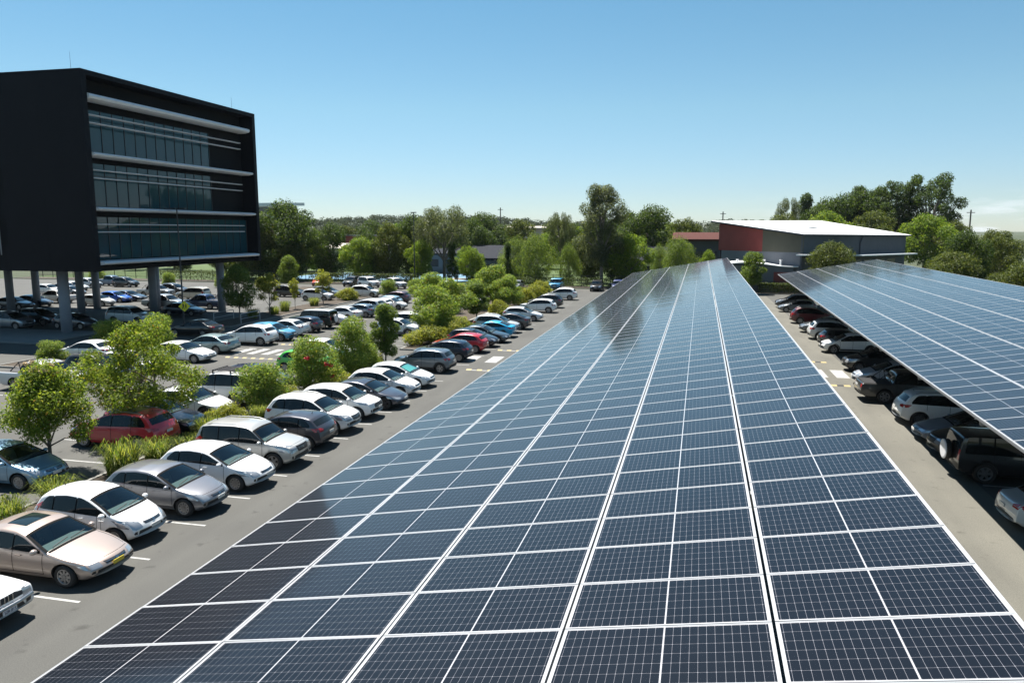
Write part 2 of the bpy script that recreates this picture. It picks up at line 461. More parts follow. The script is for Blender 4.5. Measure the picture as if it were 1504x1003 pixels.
# painted bay lines on the left lane: one sheet per line set
def line_set(name, x0, x1, ys, z=0.004, w=0.1, m='white_line'):
    b = MB()
    for y in ys: b.add([(x0, y-w/2, z), (x1, y-w/2, z), (x1, y+w/2, z), (x0, y+w/2, z)], [(0, 1, 2, 3)])
    return tag(b.build(name, M[m]), kind='structure')
L1 = [12.3, 14.8, 17.35, 19.9, 22.4, 24.9, 27.5, 30.2, 32.8, 35.3, 37.9, 40.6, 43.6, 49.3, 53.2, 56.6, 59.1, 61.7, 65.1, 67.7, 72.4, 75.0, 78, 81, 83.5, 87, 90, 93, 96, 99, 102]
line_set('bay_lines', -19.6, -14.75, L1, w=.09)
line_set('bay_lines', -27.2, -22.2, [17+2.55*i for i in range(12)] + [54+2.6*i for i in range(10)])
line_set('bay_lines', -38.2, -33.0, [34+2.6*i for i in range(25)])
line_set('bay_lines', -59.0, -53.6, [58+2.6*i for i in range(12)])
line_set('bay_lines', -75.0, -69.6, [66+2.6*i for i in range(14)])
line_set('bay_lines', 10.75, 15.4, [12+2.55*i for i in range(33)], w=0.09)
line_set('bay_lines', -58.0, -52.5, [96+2.6*i for i in range(6)])
# zebra crossing over the middle lane and short crossing bars on the outer lanes
z = MB()
for i in range(6):
    x = -33.9 + i*1.22
    z.add([(x, 50.1, .004), (x+.62, 50.1, .004), (x+.62, 52.6, .004), (x, 52.6, .004)], [(0, 1, 2, 3)])
for x in (-15.75, -14.05, -12.35, -10.65): z.add([(x, 50.7, .004), (x+.85, 50.7, .004), (x+.85, 53.3, .004), (x, 53.3, .004)], [(0, 1, 2, 3)])
for x in (8.0, 9.3): z.add([(x, 50.4, .008), (x+.8, 50.4, .008), (x+.8, 53.2, .008), (x, 53.2, .008)], [(0, 1, 2, 3)])
tag(z.build('zebra_crossing', M['white_line']), kind='structure')

def hump(x0, x1, y, label, z0=0.0):
    o = empty('speed_hump', ((x0+x1)/2, y, z0))
    tag(o, label, 'speed hump', 'yellow and black rubber speed humps')
    n = max(2, int(round((x1-x0)/0.36)))
    for i in range(n):
        a = -(x1-x0)/2 + i*(x1-x0)/n; b = a + (x1-x0)/n - .01
        pr = [(-.2, 0), (-.12, .04), (0, .055), (.12, .04), (.2, 0)]
        v = [(a, p, q) for p, q in pr] + [(b, p, q) for p, q in pr]
        f = [(k, k+1, k+6, k+5) for k in range(4)] + [(4, 3, 2, 1, 0), (5, 6, 7, 8, 9)]
        link('hump_segment', new_mesh('hump_segment', v, f, M['yellow_line'] if i % 2 == 0 else M['black']), o)
hump(-14.45, -8.2, 47.7, 'speed hump across the left lane on the near side of the crossing')
hump(-14.45, -8.2, 56.2, 'speed hump across the left lane on the far side of the crossing')
hump(-33.2, -27.6, 48.4, 'speed hump in front of the zebra crossing in the middle lane')
hump(-33.2, -27.6, 55.0, 'speed hump behind the zebra crossing in the middle lane')
hump(6.2, 9.6, 47.8, 'nearer speed hump on the pale right lane', 0.004)
hump(6.2, 9.6, 56.2, 'farther speed hump on the pale right lane', 0.004)

# ------------------------------------------------------------------ solar canopies
PL, PW, TH = 2.297, 1.139, 0.035                    # panel length across, width along, frame depth
PITCH = 1.15
SLOPE = 0.0228
def panel_faces(ox, oy, zoff=0.0):
    """glass quad at panel centre (ox, oy)"""
    a, b = PL/2 - .006, PW/2 - .006
    return [(ox-a, oy-b, zoff), (ox+a, oy-b, zoff), (ox+a, oy+b, zoff), (ox-a, oy+b, zoff)], \
           [(-a, -b), (a, -b), (a, b), (-a, b)]
SHINGLE = 0.0
def frame_geo(mb, ox, oy, tilt=0.0):
    n0 = len(mb.v)
    a, b, w = PL/2, PW/2, 0.0115
    z0, z1 = -TH, 0.003
    h = 0.0155
    mb.box(ox-a, ox+a, oy-b, oy-b+h, z0, z1); mb.box(ox-a, ox+a, oy+b-h, oy+b, z0, z1)
    mb.box(ox-a, ox-a+w, oy-b+h, oy+b-h, z0, z1); mb.box(ox+a-w, ox+a, oy-b+h, oy+b-h, z0, z1)
    mb.v[n0:] = [(x, y, z + (y-oy)*tilt) for x, y, z in mb.v[n0:]]

def canopy(x0, y0_, z0_, dy, slope, tilt, r0, r1, cols, label, near_key):
    """left edge of row 0 at (x0, y0_, z0_); dy turns the long axis, slope lifts it, tilt lifts the right side"""
    root = empty('solar_canopy', (x0, y0_, 0), dy)
    tag(root, label, 'solar canopy', 'solar panel canopies over the parking bays')
    e2 = Vector((0, 1, slope)).normalized(); e1 = Vector((math.cos(tilt), 0, math.sin(tilt)))
    e3 = e1.cross(e2).normalized(); e1 = e2.cross(e3)
    Mx = Matrix(((e1.x, e2.x, e3.x, 0), (e1.y, e2.y, e3.y, 0), (e1.z, e2.z, e3.z, z0_), (0, 0, 0, 1)))   # roof plane to canopy space
    width = cols[-1] + PL
    cells = [(r, c) for r in range(r0, r1) for c in range(len(cols))]
    cells.sort(key=lambda rc: near_key(rc[0], rc[1]))
    q, uv = panel_faces(0, 0)
    pm = new_mesh('solar_panel', q, [(0, 1, 2, 3)], M['solar'], uvs=uv)
    fb = MB(); frame_geo(fb, 0, 0); fm = new_mesh('frame', fb.v, fb.f, M['alu'])
    rnd = random.Random(5)
    for r, c in cells[:100]:
        o = link('solar_panel', pm, root)
        jit = Matrix.Rotation(SHINGLE + rnd.uniform(-.003, .003), 4, 'X') @ Matrix.Rotation(rnd.uniform(-.0022, .0022), 4, 'Y')
        o.matrix_local = Mx @ Matrix.Translation((cols[c] + PL/2, (r+.5)*PITCH, 0)) @ jit
        link('frame', fm, o)
    v = []; f = []; uvs = []; fb = MB()
    for r, c in cells[100:]:
        b = len(v); cx, cy = cols[c] + PL/2, (r+.5)*PITCH
        qq, u = panel_faces(cx, cy)
        tx, ty = rnd.uniform(-.003, .003), rnd.uniform(-.0022, .0022)
        v += [(p[0], p[1], (p[1]-cy)*(tx+SHINGLE) + (p[0]-cx)*ty) for p in qq]; uvs += u; f.append((b, b+1, b+2, b+3))
        frame_geo(fb, cx, cy, SHINGLE)
    o = link('solar_panel', new_mesh('solar_panel', v, f, M['solar'], uvs=uvs), root); o.matrix_local = Mx; o['kind'] = 'stuff'
    fo = link('frame', new_mesh('frame', fb.v, fb.f, M['alu']), o); fo['kind'] = 'stuff'
    y0, y1 = r0*PITCH, r1*PITCH
    # purlins run along the roof under every column of panels, rafters and posts carry them
    pb = MB()
    for c in cols:
        for dx in (.45, PL-.45): pb.box(c+dx-.035, c+dx+.035, y0+.05, y1-.05, -TH-.18, -TH-.02)
    o = pb.build('purlin', M['steel'], root); o.matrix_local = Mx
    eb = MB()
    eb.box(-.012, -.002, y0, y1, -TH-.07, -.004); eb.box(width+.002, width+.012, y0, y1, -TH-.07, -.004)
    o = eb.build('edge_trim', M['alu'], root); o.matrix_local = Mx
    n = int((y1-y0)//7.5)
    for i in range(n+1):
        y = y0 + .6 + i*(y1-y0-1.2)/n
        rb = MB(); rb.box(.25, width-.25, y-.08, y+.08, -TH-.47, -TH-.182)
        o = rb.build('rafter', M['steel'], root); o.matrix_local = Mx
        xc = width*.5
        p2 = MB(); p2.box(xc*e1.x-.15, xc*e1.x+.15, y-.15, y+.15, 0, z0_ + e1.z*xc + slope*y - .47)
        p2.build('post', M['steel'], root)
    return root

CC = [0, 2.315, 4.635, 6.96, 9.292]
canopy(-8.132, 8.153, 3.508, -.0118, .0047, .1737, -3, 77, CC,
       'long left solar panel canopy filling the middle foreground', lambda r, c: r*10 + c)
canopy(8.598, 22.22, 3.676, -.0289, .0006, .1719, -4, 69, CC,
       'solar panel canopy at the right, shading a row of parked cars', lambda r, c: r + 1.9*c - (100 if 0 <= r < 30 and c < 3 else 0))

# ------------------------------------------------------------------ the dark office building
XF, Y0, Y1, ZB, ZT = -48.0, 52.8, 77.65, 5.85, 22.1
XB = -96.0
ob = empty('office_building', (XF, (Y0+Y1)/2, 0)); ob.location = (0, 0, 0)
tag(ob, 'dark four sided office block on columns with long white sunshade fins', 'office building')
b = MB()                                         # shell: near wall, far wall, roof lid, floor slab, each butted
b.box(XB, XF, Y0, Y0+.55, ZB, ZT-.4)             # near wall
b.box(XB, XF, Y1-.55, Y1, ZB, ZT-.4)             # far wall
b.box(XB, XF, Y0, Y1, ZT-.4, ZT)                 # roof lid
b.build('wall', M['cladding'], ob)
b = MB(); b.box(XB, XF-.6, Y0+.55, Y1-.55, ZB, ZB+.35); b.build('underside', M['soffit'], ob)
b = MB(); b.box(XB, XF-1.6, Y0+.55, Y1-.55, ZB+.35, ZT-.4); b.build('recess_wall', M['soffit'], ob)
# faint joints in the near wall and the darker vertical opening strip
b = MB()
for zz in (9.7, 14.2, 18.7):
    b.box(XB, XF-.05, Y0-.006, Y0-.002, zz, zz+.03)
for xx in (-52.5, -57.0): b.box(xx, xx+.03, Y0-.006, Y0-.002, ZB+.1, ZT-.5)
b.build('panel_joint', M['soffit'], ob)
for z0_, z1_ in ((16.6, 18.4), (12.2, 14.4), (8.1, 10.2)):
    b = MB(); b.box(-57.9, -56.6, Y0-.02, Y0-.008, z0_, z1_); b.build('recess', M['soffit'], ob)
b = MB(); b.tube([(-57.3, Y0-.12, 12.6), (-57.3, Y0-.12, 7.2)], .045, 8); b.build('downpipe', M['steel'], ob)
gx = XF - 1.35
floors = [(15.75, 19.2), (11.3, 14.85), (6.8, 10.4)]
for zb_, zt_ in floors:
    pane = MB(); mul = MB()
    yend = 70.9 if zb_ > 11 else 77.0
    n = 13 if zb_ > 11 else 18
    for i in range(n):
        ya = Y0+.6 + i*(yend-Y0-.6)/n; yb = Y0+.6 + (i+1)*(yend-Y0-.6)/n
        rr = math.sin(i*12.9+zb_)*.006                     # panes never sit perfectly true
        pane.add([(gx+rr, ya+.03, zb_), (gx-rr, yb-.03, zb_), (gx-rr*.4, yb-.03, zt_), (gx+rr*.5, ya+.03, zt_)], [(0, 1, 2, 3)])
        mul.box(gx-.06, gx+.05, yb-.03, yb+.03, zb_, zt_)
    for hz in (zt_-1.05,): mul.box(gx-.05, gx+.03, Y0+.6, yend, hz, hz+.06)
    w_ = pane.build('window', M['bglass'], ob)
    mul.build('mullion', M['mullion'], w_)
# thick white fascias (aerofoil like) and thin fins
def fin(z, h, d, ylen, m='fascia', name='sunshade', x0=None):
    x0 = XF-1.2 if x0 is None else x0
    pr = [(x0, z-h/2), (x0+d*.6, z-h/2), (x0+d*.92, z-h*.32), (x0+d, z), (x0+d*.92, z+h*.32), (x0+d*.6, z+h/2), (x0, z+h/2)]
    n = len(pr); ya, yb = Y0+.56, ylen
    v = [(x, ya, q) for x, q in pr] + [(x, yb, q) for x, q in pr]
    f = [(i, (i+1) % n, n+(i+1) % n, n+i) for i in range(n)] + [tuple(range(n-1, -1, -1)), tuple(range(n, 2*n))]
    f = [tuple(reversed(q)) for q in f]
    link(name, new_mesh(name, v, f, M[m]), ob)
fin(20.08, .56, 1.45, 76.2); fin(15.48, .38, 1.5, 76.4); fin(11.05, .34, 1.55, 76.5); fin(6.55, .36, 1.7, 76.6)
for zz in (18.66, 18.02, 14.23, 13.57, 9.77, 9.13): fin(zz, .10, .42, 75.0, name='fin', x0=XF-.62)
b = MB()
for zz in (18.66, 18.02, 14.23, 13.57, 9.77, 9.13):
    for yy in (56.5, 60.8, 65.1, 69.4, 73.6): b.box(gx+.05, XF-.6, yy-.02, yy+.02, zz-.03, zz+.03)
b.build('fin_bracket', M['mullion'], ob)
for i, (x, y, rr) in enumerate([(-55.2, 56.7, .47), (-59.8, 74.0, .45), (-61.1, 76.2, .42), (-76.6, 71.0, .42), (-66.9, 71.0, .42), (-68.95, 75.6, .42), (-69.0, 57.0, .5), (-77.6, 75.6, .42), (-52.0, 75.5, .42)]):
    b = MB(); b.tube([(x, y, 0), (x, y, ZB)], rr, 20); o = b.build('column', M['pillar'], ob, smooth=False)
    for p in o.data.polygons: p.use_smooth = len(p.vertices) == 4
b = MB(); b.tube([(-55.5, 60, ZT), (-55.5, 60, ZT+3.2)], [.02, .008], 6); b.build('antenna', M['pole'], ob)
b = MB(); b.tube([(-49.4, 75.5, ZT), (-49.4, 75.5, ZT+1.5)], [.015, .008], 6); b.build('antenna', M['pole'], ob)

# ------------------------------------------------------------------ warehouse behind the canopies
wh = empty('warehouse'); tag(wh, 'large hall with white skillion roof, red and olive end wall', 'hall')
A, C, D = Vector((4.4, 130, 0)), Vector((15.9, 118, 0)), Vector((35.4, 140.5, 0)); B = A + (D - C)
zA, zC, zD, zB = 10.35, 8.45, 8.2, 10.6
zbase = 0.0
def wallq(mb, p, q, z0, zp, zq, t=.3):
    p = Vector(p); q = Vector(q); d = (q-p).normalized(); n = Vector((d.y, -d.x, 0))*t
    v = [p, q, q-n, p-n]
    vv = [(a.x, a.y, z0) for a in v] + [(v[0].x, v[0].y, zp), (v[1].x, v[1].y, zq), (v[2].x, v[2].y, zq), (v[3].x, v[3].y, zp)]
    mb.add(vv, [(0,3,2,1),(4,5,6,7),(0,1,5,4),(1,2,6,5),(2,3,7,6),(3,0,4,7)])
mid = A + (C-A)*.55
zm = zA + (zC-zA)*.55
m_ = MB(); wallq(m_, A, mid, 6.0, zA, zm); m_.build('wall', M['red_wall'], wh)
m_ = MB(); wallq(m_, mid, C, 6.0, zm, zC); m_.build('wall', M['grey_wall'], wh)
m_ = MB(); wallq(m_, A + (C-A)*.04, C - (C-A)*.004, 0, 5.99, 5.99, .5); m_.build('wall', M['blue_grey'], wh)
m_ = MB(); wallq(m_, C, D, 0, zC, zD); wallq(m_, D, B, 0, zD, zB); wallq(m_, B, A, 0, zB, zA); m_.build('wall', M['slate_wall'], wh)
dAC = (C-A).normalized(); dCD = (D-C).normalized()
r4 = [A - dAC*1.2 - dCD*.9, C + dAC*.5 - dCD*.6, D + dAC*.5 + dCD*.9, B - dAC*1.2 + dCD*.9]
zz4 = [zA+.25, zC+.04, zD+.04, zB+.25]
m_ = MB(); m_.add([(p.x, p.y, z) for p, z in zip(r4, zz4)] + [(p.x, p.y, z+.22) for p, z in zip(r4, zz4)],
                  [(3,2,1,0),(0,1,5,4),(1,2,6,5),(2,3,7,6),(3,0,4,7)]); m_.build('fascia', M['slate_wall'], wh)
m_ = MB(); m_.add([(p.x, p.y, z+.224) for p, z in zip(r4, zz4)], [(0, 1, 2, 3)]); m_.build('roof', M['white_roof'], wh)
# awnings on the right hand wall
nrm = Vector((dCD.y, -dCD.x, 0))
def awn(mb, s0, s1, z, d):
    p = C + dCD*s0; q = C + dCD*s1
    v = [p, q, q+nrm*d, p+nrm*d]
    mb.add([(a.x, a.y, z) for a in v] + [(a.x, a.y, z+.18) for a in v], [(0,3,2,1),(4,5,6,7),(0,1,5,4),(1,2,6,5),(2,3,7,6),(3,0,4,7)])
m_ = MB(); awn(m_, -1.5, 3.5, 5.6, 2.2); awn(m_, 12, 29, 5.3, 2.5); m_.build('awning', M['white_roof'], wh)
m_ = MB(); p = C + dCD*15.5 + nrm*.12; m_.tube([(p.x, p.y, 5.5), (p.x, p.y, 7.4), (p.x+.4, p.y+.3, zD+.05)], .12, 8); m_.build('downpipe', M['slate_wall'], wh)
for s0 in (13.5, 17, 20.5, 24):
    m_ = MB(); p = C + dCD*s0 + nrm*.03; q = p + dCD*2.6
    m_.add([(p.x, p.y, 2.2), (q.x, q.y, 2.2), (q.x, q.y, 4.6), (p.x, p.y, 4.6)], [(0, 1, 2, 3)]); m_.build('window', M['window'], wh)
# low annex in front
an = empty('annex'); tag(an, 'low blue grey annex with pale curved roof and orange red panel', 'annex')
m_ = MB(); m_.box(5.9, 14.9, 118.4, 122.0, 0, 4.05); m_.build('wall', M['blue_grey'], an)
v = []; f = []; N_ = 16
for i in range(N_+1):
    x = 5.5 + (15.5-5.5)*i/N_; zc_ = 4.10 + .28*math.cos((i/N_-.25)*math.pi*1.5)
    v += [(x, 118.05, zc_), (x, 122.3, zc_+.1), (x, 118.05, zc_+.14), (x, 122.3, zc_+.24)]
for i in range(N_):
    k = 4*i; f += [(k, k+1, k+5, k+4), (k+2, k+6, k+7, k+3), (k, k+4, k+6, k+2), (k+1, k+3, k+7, k+5)]
link('roof', new_mesh('roof', v, f, M['white_roof']), an)
m_ = MB(); m_.box(12.1, 14.5, 118.30, 118.38, .6, 3.1); m_.build('door', M['red_wall'], an)
for x in (10.8, 13.2, 6.9): 
    m_ = MB(); m_.tube([(x, 120, 4.15), (x, 120, 4.65), (x, 120, 4.9)], [.16, .16, .24], 10); m_.build('roof_vent', M['fascia'], an)

# other low buildings far behind the trees
def house(name, label, cat, x0, x1, y0, y1, z0, z1, wall, roof, over=.5, rise=0.0, wins=0, thick=.25):
    r = empty(name); tag(r, label, cat)
    m_ = MB(); m_.box(x0, x1, y0, y1, z0, z1); m_.build('wall', M[wall], r)
    m_ = MB()
    a = [(x0-over, y0-over), (x1+over, y0-over), (x1+over, y1+over), (x0-over, y1+over)]
    zz = [z1+.004, z1+.004, z1+.004+rise, z1+.004+rise]
    m_.add([(p[0], p[1], z) for p, z in zip(a, zz)] + [(p[0], p[1], z+thick) for p, z in zip(a, zz)],
           [(0,3,2,1),(4,5,6,7),(0,1,5,4),(1,2,6,5),(2,3,7,6),(3,0,4,7)]); m_.build('roof', M[roof], r)
    for i in range(wins):
        w_ = (x1-x0)/wins; m_ = MB(); xa = x0 + w_*(i+.2)
        m_.box(xa, xa+w_*.6, y0-.05, y0-.01, z0+(z1-z0)*.35, z0+(z1-z0)*.75); m_.build('window', M['window'], r)
    return r
house('office_block', 'far white roofed building peeking out beside the dark office block', 'office building', -158, -142.5, 250, 256, 0, 17.9, 'fascia', 'white_roof', 2.0, 0.3, 0, 1.1)
o = bpy.data.objects['office_block']
m_ = MB(); m_.box(-157.5, -143, 249.6, 249.95, 15.4, 17.4); m_.build('window_band', M['window'], o)
m_ = MB(); m_.box(-158, -138.5, 246.5, 249.5, 13.2, 14.2); m_.build('awning', M['white_roof'], o)
house('school_block', 'far dark red block with a pale window between two trees', 'school building', -91.6, -81.2, 190, 200, 0, 7.7, 'red_wall', 'slate_wall', .3, 0, 0, .18)
o = bpy.data.objects['school_block']
m_ = MB(); m_.box(-85.4, -82.6, 189.8, 189.95, 5.9, 6.7); m_.build('window', M['blue_grey'], o)
house('long_shed', 'long low building with cream roof under the far power pole', 'shed', -65, -44, 260, 272, 0, 9.6, 'cream', 'cream', 1, .6, 0, .5)
house('school_hall', 'charcoal roofed school building with white eaves behind the court', 'school building', -46, -33.5, 150, 160, 0, 3.1, 'slate_wall', 'dark_roof', .8, 2.4, 4, .5)
house('school_wing', 'pale eaved school wing seen beneath the tall tree behind the court', 'school building', -56, -46.5, 156, 164, 0, 4.0, 'blue_grey', 'dark_roof', .9, .9, 3, .3)
house('classroom', 'charcoal roofed classroom with cream gutter left of the red hall', 'school building', -12, -4.8, 150, 158, 0, 3.1, 'cream', 'dark_roof', .7, 2.6, 3, .35)
house('red_annex', 'dark red roofed building joined to the left of the hall', 'school building', -2.5, 5.0, 142, 150, 0, 7.3, 'slate_wall', 'red_roof', 1.0, 1.2, 3, .35)
house('far_shed', 'far dull red shed between trees, mid picture', 'shed', -96, -52, 228, 236, 0, 7.9, 'red_wall', 'red_wall', .2, .1, 0, .2)
house('cream_house', 'cream walled low house in front of the far dark red block', 'house', -90, -74, 172, 180, 0, 4.6, 'cream', 'cream', .6, 1.1, 4, .25)
house('suburb_house', 'far pale roofed house at the right edge among trees', 'house', 98, 112, 220, 230, 0, 3.6, 'cream', 'white_roof', .6, 1.5, 3, .25)

# ------------------------------------------------------------------ poles, signs, fences
def power_pole(x, y, h, label):
    r = empty('power_pole', (x, y, 0)); tag(r, label, 'power pole', 'far power poles on the skyline')
    m_ = MB(); m_.tube([(0, 0, 0), (0, 0, h)], [.28, .2], 8); m_.build('pole', M['timber'], r)
    m_ = MB(); m_.box(-1.1, 1.1, -.1, .1, h-.9, h-.7); m_.build('crossarm', M['timber'], r)
power_pole(-76, 300, 18.3, 'power pole on the skyline left of the tall gum tree')
power_pole(11.3, 300, 16.2, 'power pole on the skyline behind the white hall roof')
power_pole(80, 250, 15.2, 'power pole on the skyline right of the hilltop trees')
lp = empty('lamp_post', (-46.9, 62.0, 0)); tag(lp, 'tall dark lamp post in front of the office building with a yellow sign', 'lamp post')
m_ = MB(); m_.tube([(0, 0, 0), (0, 0, 11.3)], [.085, .055], 10); m_.build('pole', M['pole'], lp)
m_ = MB(); m_.box(-1.3, -.1, -.14, .14, 11.22, 11.34); m_.build('lamp_head', M['pole'], lp)
m_ = MB(); m_.box(.1, .95, -.14, .14, 11.22, 11.34); m_.build('lamp_head', M['pole'], lp)
sg = empty('pedestrian_sign', (-46.6, 61.8, 2.15)); tag(sg, 'yellow diamond pedestrian warning sign with two black walking figures', 'road sign')
sg.rotation_euler = (0, 0, R(38))
h_ = .52
m_ = MB(); m_.add([(0, -.012, -h_), (h_, -.012, 0), (0, -.012, h_), (-h_, -.012, 0), (0, .012, -h_), (h_, .012, 0), (0, .012, h_), (-h_, .012, 0)],
                 [(0, 1, 2, 3), (7, 6, 5, 4), (0, 4, 5, 1), (1, 5, 6, 2), (2, 6, 7, 3), (3, 7, 4, 0)]); m_.build('sign_plate', M['sign_yellow'], sg)
m_ = MB()
for cx, sc in ((-.11, .9), (.12, .7)):
    y_ = -.016
    def pol(pts): m_.add([(cx+sc*x, y_, sc*z) for x, z in pts], [tuple(range(len(pts)))])
    pol([(.055*math.cos(t*math.pi/4), .27+.055*math.sin(t*math.pi/4)) for t in range(8)])
    pol([(-.06, .2), (-.05, -.03), (.06, -.03), (.07, .2)])
    pol([(-.05, -.03), (-.12, -.28), (-.06, -.28), (.02, -.03)]); pol([(0, -.03), (.07, -.28), (.13, -.28), (.06, -.03)])
    pol([(.07, .19), (.15, .02), (.12, 0), (.05, .12)])
m_.build('pictogram', M['black'], sg)
m_ = MB(); m_.bar((0, .014, 0), (-.24, .2, 0), .04, .04); m_.build('bracket', M['pole'], sg)
lt = empty('court_light', (-46.6, 123.2, 0)); tag(lt, 'slim tall light pole standing beside the blue court', 'light pole')
m_ = MB(); m_.tube([(0, 0, 0), (0, 0, 12.2)], [.11, .07], 8); m_.build('pole', M['pole'], lt)
m_ = MB(); m_.box(-.5, .5, -.12, .12, 12.2, 12.35); m_.build('lamp_head', M['pole'], lt)
st = empty('fence_post_light', (-32.0, 122.5, 0)); tag(st, 'short thin pole on the lawn behind the parked cars', 'pole')
m_ = MB(); m_.tube([(0, 0, 0), (0, 0, 4.2)], .06, 8); m_.build('pole', M['pole'], st)
m_ = MB(); m_.box(-.12, .12, -.12, .12, 4.2, 4.35); m_.build('cap', M['pole'], st)
hp = empty('basketball_hoop', (-60.2, 142, 0)); tag(hp, 'basketball hoop with blue backboard on the blue court', 'basketball hoop')
m_ = MB(); m_.tube([(0, 0, 0), (0, 0, 2.4), (0, -.7, 3.4)], .14, 8); m_.build('pole', M['pole'], hp)
m_ = MB(); m_.box(-1.0, 1.0, -.85, -.8, 2.85, 4.05); m_.build('backboard', M['board'], hp)
m_ = MB(); pts = [(.25*math.cos(t*math.pi/8), -1.1+.25*math.sin(t*math.pi/8), 3.05) for t in range(17)]; m_.tube(pts, .02, 6); m_.build('ring', M['orange'], hp)
def fence(x0, x1, y, h, label, step=2.4, rails=(.25, .95)):
    r = empty('metal_fence', (x0, y, 0)); tag(r, label, 'fence')
    m_ = MB()
    n = int((x1-x0)/.14)
    for i in range(n): m_.box(i*.14, i*.14+.02, -.01, .01, .1, h)
    m_.build('picket', M['fence'], r)
    m_ = MB()
    for q in rails: m_.box(0, x1-x0, .012, .05, h*q, h*q+.05)
    m_.build('rail', M['fence'], r)
    for i in range(min(90, int((x1-x0)/step)+1)):
        m_ = MB(); m_.box(i*step-.04, i*step+.04, .055, .13, 0, h+.1); m_.build('post', M['fence'], r)
fence(-128, 3, 124.2, 1.9, 'long black picket fence along the far edge of the car park')
fence(5, 40, 117.6, 1.8, 'short black picket fence in front of the hall annex')
def handrail(x, y, label, l=3.4):
    r = empty('handrail', (x, y, 0), R(90)); tag(r, label, 'handrail', 'grey handrails beside the crossing path')
    m_ = MB(); m_.tube([(0, 0, 0), (0, 0, .98), (.06, 0, 1.05), (l-.06, 0, 1.05), (l, 0, .98), (l, 0, 0)], .035, 8); m_.build('top_rail', M['rail'], r)
    m_ = MB(); m_.tube([(.03, 0, .55), (l-.03, 0, .55)], .025, 8); m_.build('mid_rail', M['rail'], r)
handrail(-46.6, 66.2, 'left grey handrail beside the path near the yellow sign')
handrail(-43.4, 66.0, 'right grey handrail behind the light blue car')

# ------------------------------------------------------------------ cars
def sstep(a, b, x):
    t = np.clip((np.asarray(x, float)-a)/(b-a), 0, 1); return t*t*(3-2*t)

